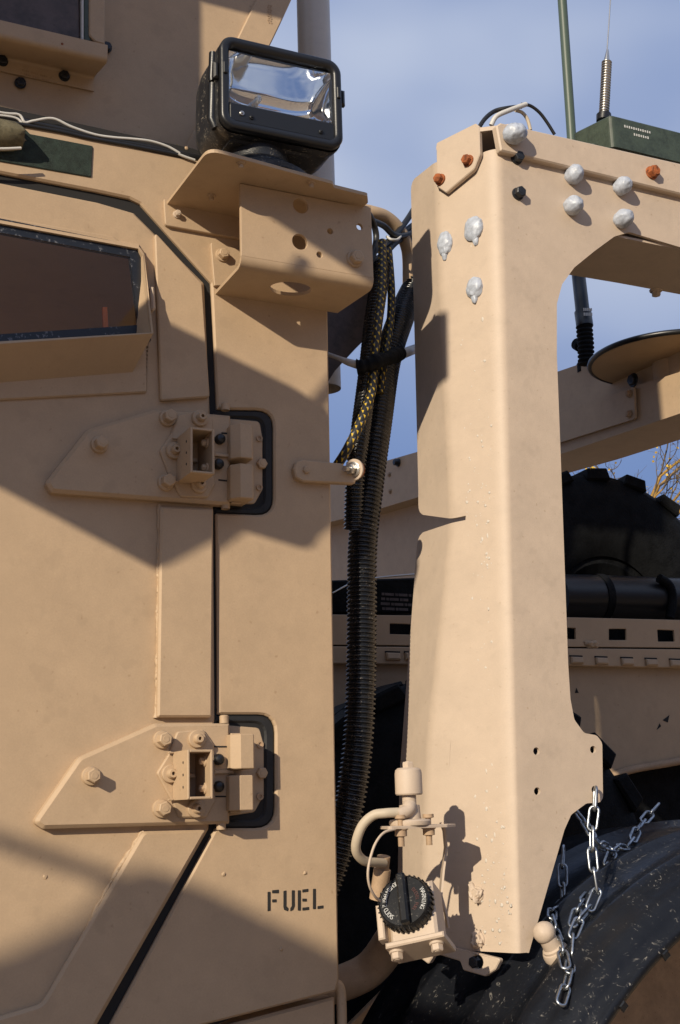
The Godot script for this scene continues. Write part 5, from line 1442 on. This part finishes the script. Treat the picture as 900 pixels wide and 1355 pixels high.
# ------------------------------------------------------------------ aerials
func aerials():
	var m = thing("pale_mast", "pale painted metal mast standing behind the work lamp", "mast", Vector3(1.018, 2.4, -0.4))
	var mg = G.new()
	mg.lathe([Vector2(0.0345, 0.0), Vector2(0.0345, 1.8), Vector2(0, 1.8)], Transform3D(Basis.IDENTITY, Vector3(1.018, 2.4, -0.4)), 40)
	part(m, "tube", mg, M.mast)
	var a = thing("green_aerial", "tall green rod aerial with black sleeve and rubber spring base on the beam", "aerial", Vector3(2.4, 2.9648, -1.3736))
	part(a, "rod", pipe([Vector3(2.4, 4.4169, -1.3462), Vector3(2.4, 4.2463, -1.3527), Vector3(2.4, 3.7974, -1.3575), Vector3(2.4, 3.3431, -1.3651)], 0.0155, 20), M.rod)
	part(a, "sleeve", pipe([Vector3(2.4, 3.3498, -1.3808), Vector3(2.4, 3.2963, -1.3788), Vector3(2.4, 3.1317, -1.3698), Vector3(2.4, 3.1302, -1.3692), Vector3(2.4, 3.0783, -1.3641)], [0.0215, 0.0215, 0.0225, 0.027, 0.027], 24), M.plastic)
	for k in 2:
		var pr = G.new()
		for i in 5:
			pr.box(Vector3(0.0045, 0.010, 0.0006), Transform3D(Basis(Vector3(0, 1, 0), -0.65), Vector3(2.4, 3.1239, -1.3627) + Vector3(-0.018 + 0.0056 * i, -0.016 * k, 0.024 + 0.002 * i)), 0.0001)
		part(a, "print_line", pr, M.white_print)
	part(a, "spring", ribbed([Vector3(2.4, 3.0846, -1.3673), Vector3(2.4, 3.0207, -1.3669), Vector3(2.4, 2.9538, -1.3709)], 0.027, 0.014, 0.2, 22), M.rubber)
	part(a, "spring_bulge", pipe([Vector3(2.42, 3.0491, -1.4399), Vector3(2.42, 3.0347, -1.4211)], 0.02, 14), M.rubber)
	var bl = G.new()
	bl.lathe([Vector2(0.032, -0.03), Vector2(0.032, 0.0), Vector2(0.026, 0.01), Vector2(0, 0.01)], Transform3D(Basis.IDENTITY, Vector3(2.45, 2.982, -1.436)), 24)
	part(a, "foot", bl, M.rubber)
	var g = thing("aerial_tray", "olive green metal tray with faint white print carrying the whip aerial", "aerial mount", Vector3(1.7338, 3.0019, -0.25))
	var p0: Vector3 = Vector3(1.612, 3.0185, -0.2)
	var p1: Vector3 = Vector3(1.6011, 2.9441, -0.2)
	var top = p0.y
	var bot = p1.y
	var tr = G.new()
	tr.xf = level(0)
	var out = [Vector2(p0.x, 0.2), Vector2(p0.x + 0.6, 0.2), Vector2(p0.x + 0.6, 0.36), Vector2(p0.x - 0.03, 0.30)]
	tr.plate(rounded(out, 0.012), bot, top, 0.004)
	part(g, "tray", tr, M.green)
	var lipg = G.new()
	lipg.xf = level(0)
	lipg.plate(rounded([Vector2(p0.x - 0.12, 0.30), Vector2(p0.x - 0.02, 0.23), Vector2(p0.x + 0.1, 0.30), Vector2(p0.x + 0.1, 0.40), Vector2(p0.x - 0.12, 0.38)], 0.01), bot - 0.004, bot + 0.02, 0.002)
	part(g, "shelf", lipg, M.green)
	for k in 2:
		var pr = G.new()
		for i in 12 - 5 * k:
			pr.box(Vector3(0.0032, 0.006 - 0.001 * ((i * 3) % 2), 0.0005), flat(0).translated(Vector3(1.6472, 2.9978, -0.1995) + Vector3(0.006 * (i + 4 * k), -0.014 * k, 0)), 0.0001)
		part(g, "print_line", pr, M.white_print)
	var w = thing("whip_aerial", "thin whip aerial on a bright steel spring above the green tray", "aerial", Vector3(1.637, 3.053, -0.25))
	part(w, "spring", ribbed([Vector3(1.634, 3.0415, -0.25), Vector3(1.6442, 3.1092, -0.25), Vector3(1.655, 3.1818, -0.25)], 0.0115, 0.0065, 0.3, 20), M.steel)
	part(w, "ferrule", pipe([Vector3(1.6543, 3.1742, -0.25), Vector3(1.6557, 3.1894, -0.25), Vector3(1.6599, 3.2127, -0.25)], [0.007, 0.006, 0.0025], 14), M.steel)
	part(w, "whip", pipe([Vector3(1.6567, 3.2008, -0.25), Vector3(1.6705, 3.283, -0.25), Vector3(1.686, 3.3824, -0.25), Vector3(1.7059, 3.5046, -0.25)], 0.0015, 8), M.steel)
	part(w, "base", pipe([Vector3(1.6346, 3.0489, -0.25), Vector3(1.6333, 3.0341, -0.25)], 0.016, 20), M.plastic)

# ------------------------------------------------------------------ things outside the frame, shaped or added for the shade they give
func shifted(poly: Array, t: float) -> Array:
	return poly.map(func(v): return v + Vector2(-1.33, 0.66) * t)

func out_of_view():
	var m = thing("wing_mirror", "tan wing mirror housing on an arm ahead of the cab window", "mirror", Vector3(-0.45, 2.4, 0.75))
	part(m, "housing", cut(rounded(shifted([Vector2(0.43, 2.3666), Vector2(0.5608, 2.3204), Vector2(0.8072, 2.2333), Vector2(0.8323, 2.195), Vector2(0.8689, 2.0999), Vector2(0.8591, 2.0808), Vector2(0.7842, 2.0247), Vector2(0.7711, 2.0014), Vector2(0.6637, 2.0244), Vector2(0.6279, 1.9967), Vector2(0.5475, 1.9492), Vector2(0.3304, 2.0486), Vector2(0.1292, 2.1407), Vector2(0.1119, 2.4556)], 0.75), 0.02), 0.73, 0.78, 0.01), M.tan)
	part(m, "shade_slab", cut(rounded(shifted([Vector2(0.6249, 2.5022), Vector2(0.8401, 2.399), Vector2(0.898, 2.372), Vector2(0.9031, 2.4921), Vector2(0.8511, 2.5236), Vector2(0.6614, 2.5391)], 0.786), 0.004), 0.9, 0.912, 0.002), M.tan)  # unseen slab added to throw a slanting shadow across the lamp bracket
	part(m, "stay", pipe([Vector3(-0.305, 2.93, 0.906), Vector3(-0.204, 2.70, 0.755)], 0.008, 8), M.tan)
	part(m, "arm", pipe([Vector3(-0.65, 2.65, 0.75), Vector3(-0.9, 2.6, 0.4), Vector3(-1.0, 2.5, -0.02)], 0.018, 12), M.tan)
	var a = thing("turret_shield", "unseen tan turret shield above the cab, enlarged to shade the beam behind", "armour plate", Vector3(-0.2, 3.2, 0.44))
	part(a, "shield", cut(shifted([Vector2(0.635, 3.5778), Vector2(0.6331, 2.7746), Vector2(0.662, 2.7509), Vector2(0.6916, 2.6308), Vector2(0.5214, 2.6554), Vector2(0.3228, 2.6682), Vector2(-0.1876, 2.7071), Vector2(-0.4066, 3.1394)], 0.5), 0.44, 0.455, 0.004), M.tan)
	part(a, "shield", cut([Vector2(-1.6, 3.27), Vector2(0.42, 3.27), Vector2(0.42, 4.75), Vector2(-1.6, 4.75)], 0.44, 0.455, 0.004), M.tan)  # second plate, added out of view to shade the cross beam
	var sg = G.new()
	sg.box(Vector3(1.4, 1.2, 2.1), flat(0).translated(Vector3(0.0, 3.88, -1.4)), 0.03)
	part(a, "shade_block", sg, M.tan)  # unseen block added to keep sun off the cross beam
	part(a, "stay", pipe([Vector3(-0.3, 3.5, 0.44), Vector3(-0.3, 3.5, -0.4)], 0.02, 10), M.tan)
	var n = thing("added_truck", "unseen tan truck added to shade the lower side of the cab", "truck", Vector3(-2.6, 0.5, 2.1))  # unseen truck, added to throw the shadow low on the cab
	var body: Array = shifted([Vector2(0.4992, 1.5169), Vector2(0.5497, 1.5283), Vector2(0.6202, 1.5051), Vector2(0.8549, 1.3848), Vector2(0.853, 1.3296), Vector2(0.086, 1.3951), Vector2(0.3496, 1.4346), Vector2(0.4467, 1.4723)], 2.0)
	part(n, "bonnet", cut(body, 2.0, 2.3, 0.005), M.tan)  # outline follows the shadow this piece is there to throw
	var lo: Vector2 = body[4]
	var bg = G.new()
	bg.box(Vector3(2.4, lo.y - 0.5, 1.6), flat(0).translated(Vector3(lo.x - 2.6, (lo.y + 0.5) / 2, 2.85)), 0.02)
	part(n, "body", bg, M.tan)
	var q: Array = shifted([Vector2(-0.101, 1.7401), Vector2(0.4971, 1.5189)], 2.0)
	part(n, "shadow_bar", pipe([Vector3(q[0].x, q[0].y, 2.0), Vector3(q[1].x, q[1].y, 2.0)], 0.011, 10), M.tan)  # bar added to throw the narrow shadow band on the door
	for s in [-0.8, 0.7]:
		var wg = G.new()
		wg.lathe([Vector2(0.5, -0.15), Vector2(0.52, 0.0), Vector2(0.5, 0.15), Vector2(0, 0.15)], turned(Vector3(0, 0, 1), Vector3(lo.x - 2.6 + s, 0.52, 2.3)), 28)
		part(n, "wheel", wg, M.rubber)

	var w = thing("added_shed", "long brown shed added out of view to cut the sky light", "shed", Vector3(15.5, 0, 8))  # unseen shed, added to block sky and warm the shade
	var wg2 = G.new()
	wg2.box(Vector3(24, 6.0, 0.3), flat(0).translated(Vector3(15.5, 3.0, 8.2)), 0.02)
	part(w, "wall", wg2, M.shed)
	var wr = G.new()
	wr.box(Vector3(24.6, 0.2, 3.0), flat(0).translated(Vector3(15.5, 6.1, 9.2)), 0.02)
	part(w, "roof", wr, M.shed)
	for k in 4:
		var dg = G.new()
		dg.box(Vector3(3.2, 4.2, 0.08), flat(0).translated(Vector3(6.2 + 5.6 * k, 2.1, 8.03)), 0.01)
		part(w, "door", dg, M.tan_old)

# ------------------------------------------------------------------ autumn tree far behind
func tree():
	var foot: Vector3 = Vector3(10.3998, 5.7896, -11) * Vector3(1, 0, 1)
	var t = thing("autumn_tree", "nearly bare autumn tree with a few yellow leaves far behind the truck", "tree", foot)
	var wood = G.new()
	var twigs = G.new()
	var leaves = G.new()
	var rng = RandomNumberGenerator.new()
	rng.seed = 42
	var top = foot + Vector3(0.15, 5.4, 0)
	wood.tube(smooth([foot - Vector3(0, 0.1, 0), foot + Vector3(0.06, 1.8, 0), foot + Vector3(-0.05, 3.6, 0.05), top], 5), [0.17, 0.165, 0.16, 0.155, 0.15, 0.145, 0.14, 0.135, 0.13, 0.125, 0.12, 0.11, 0.10, 0.09, 0.08, 0.07], 10)
	var todo = []
	for i in 24:
		var h = rng.randf_range(2.9, 5.4)
		var a = rng.randf() * TAU
		todo.append([foot + Vector3(0.03, h, 0), Vector3(cos(a), rng.randf_range(0.3, 1.1), sin(a)).normalized(), rng.randf_range(1.1, 2.0) * (1.1 - 0.06 * h), 0.03, 0])
	while not todo.is_empty():
		var b: Array = todo.pop_back()
		var p: Vector3 = b[0]
		var d: Vector3 = b[1]
		var path = [p]
		for s in 4:
			d = (d + Vector3(rng.randfn(), rng.randfn() + 0.25, rng.randfn()) * 0.22).normalized()
			p += d * b[2] / 4
			path.append(p)
		(wood if b[4] < 1 else twigs).tube(path, [b[3], b[3] * 0.85, b[3] * 0.7, b[3] * 0.55, b[3] * 0.35], 5)
		if b[4] < 3:
			for k in (4 if b[4] < 2 else 3):
				var q: Vector3 = path[1 + k % 4]
				todo.append([q, (d + Vector3(rng.randfn(), rng.randfn(), rng.randfn()) * 0.75).normalized(), b[2] * rng.randf_range(0.4, 0.65), b[3] * 0.45, b[4] + 1])
		if b[4] >= 2:
			for k in 3:
				if rng.randf() < 0.22:
					var c: Vector3 = path[1 + k] + Vector3(rng.randfn(), rng.randfn(), rng.randfn()) * 0.02
					var u = Vector3(rng.randfn(), rng.randfn(), rng.randfn()).normalized() * 0.035
					var v = u.cross(Vector3(rng.randfn(), rng.randfn(), rng.randfn())).normalized() * 0.022
					leaves.quad(c, c + u * 0.5 + v, c + u, c + u * 0.5 - v, u.cross(v))
	part(t, "trunk", wood, M.gold_bark)
	var tw = part(t, "twigs", twigs, M.bark)
	tw.set_meta("kind", "stuff")
	var lf = part(t, "leaves", leaves, M.leaf)
	lf.set_meta("kind", "stuff")
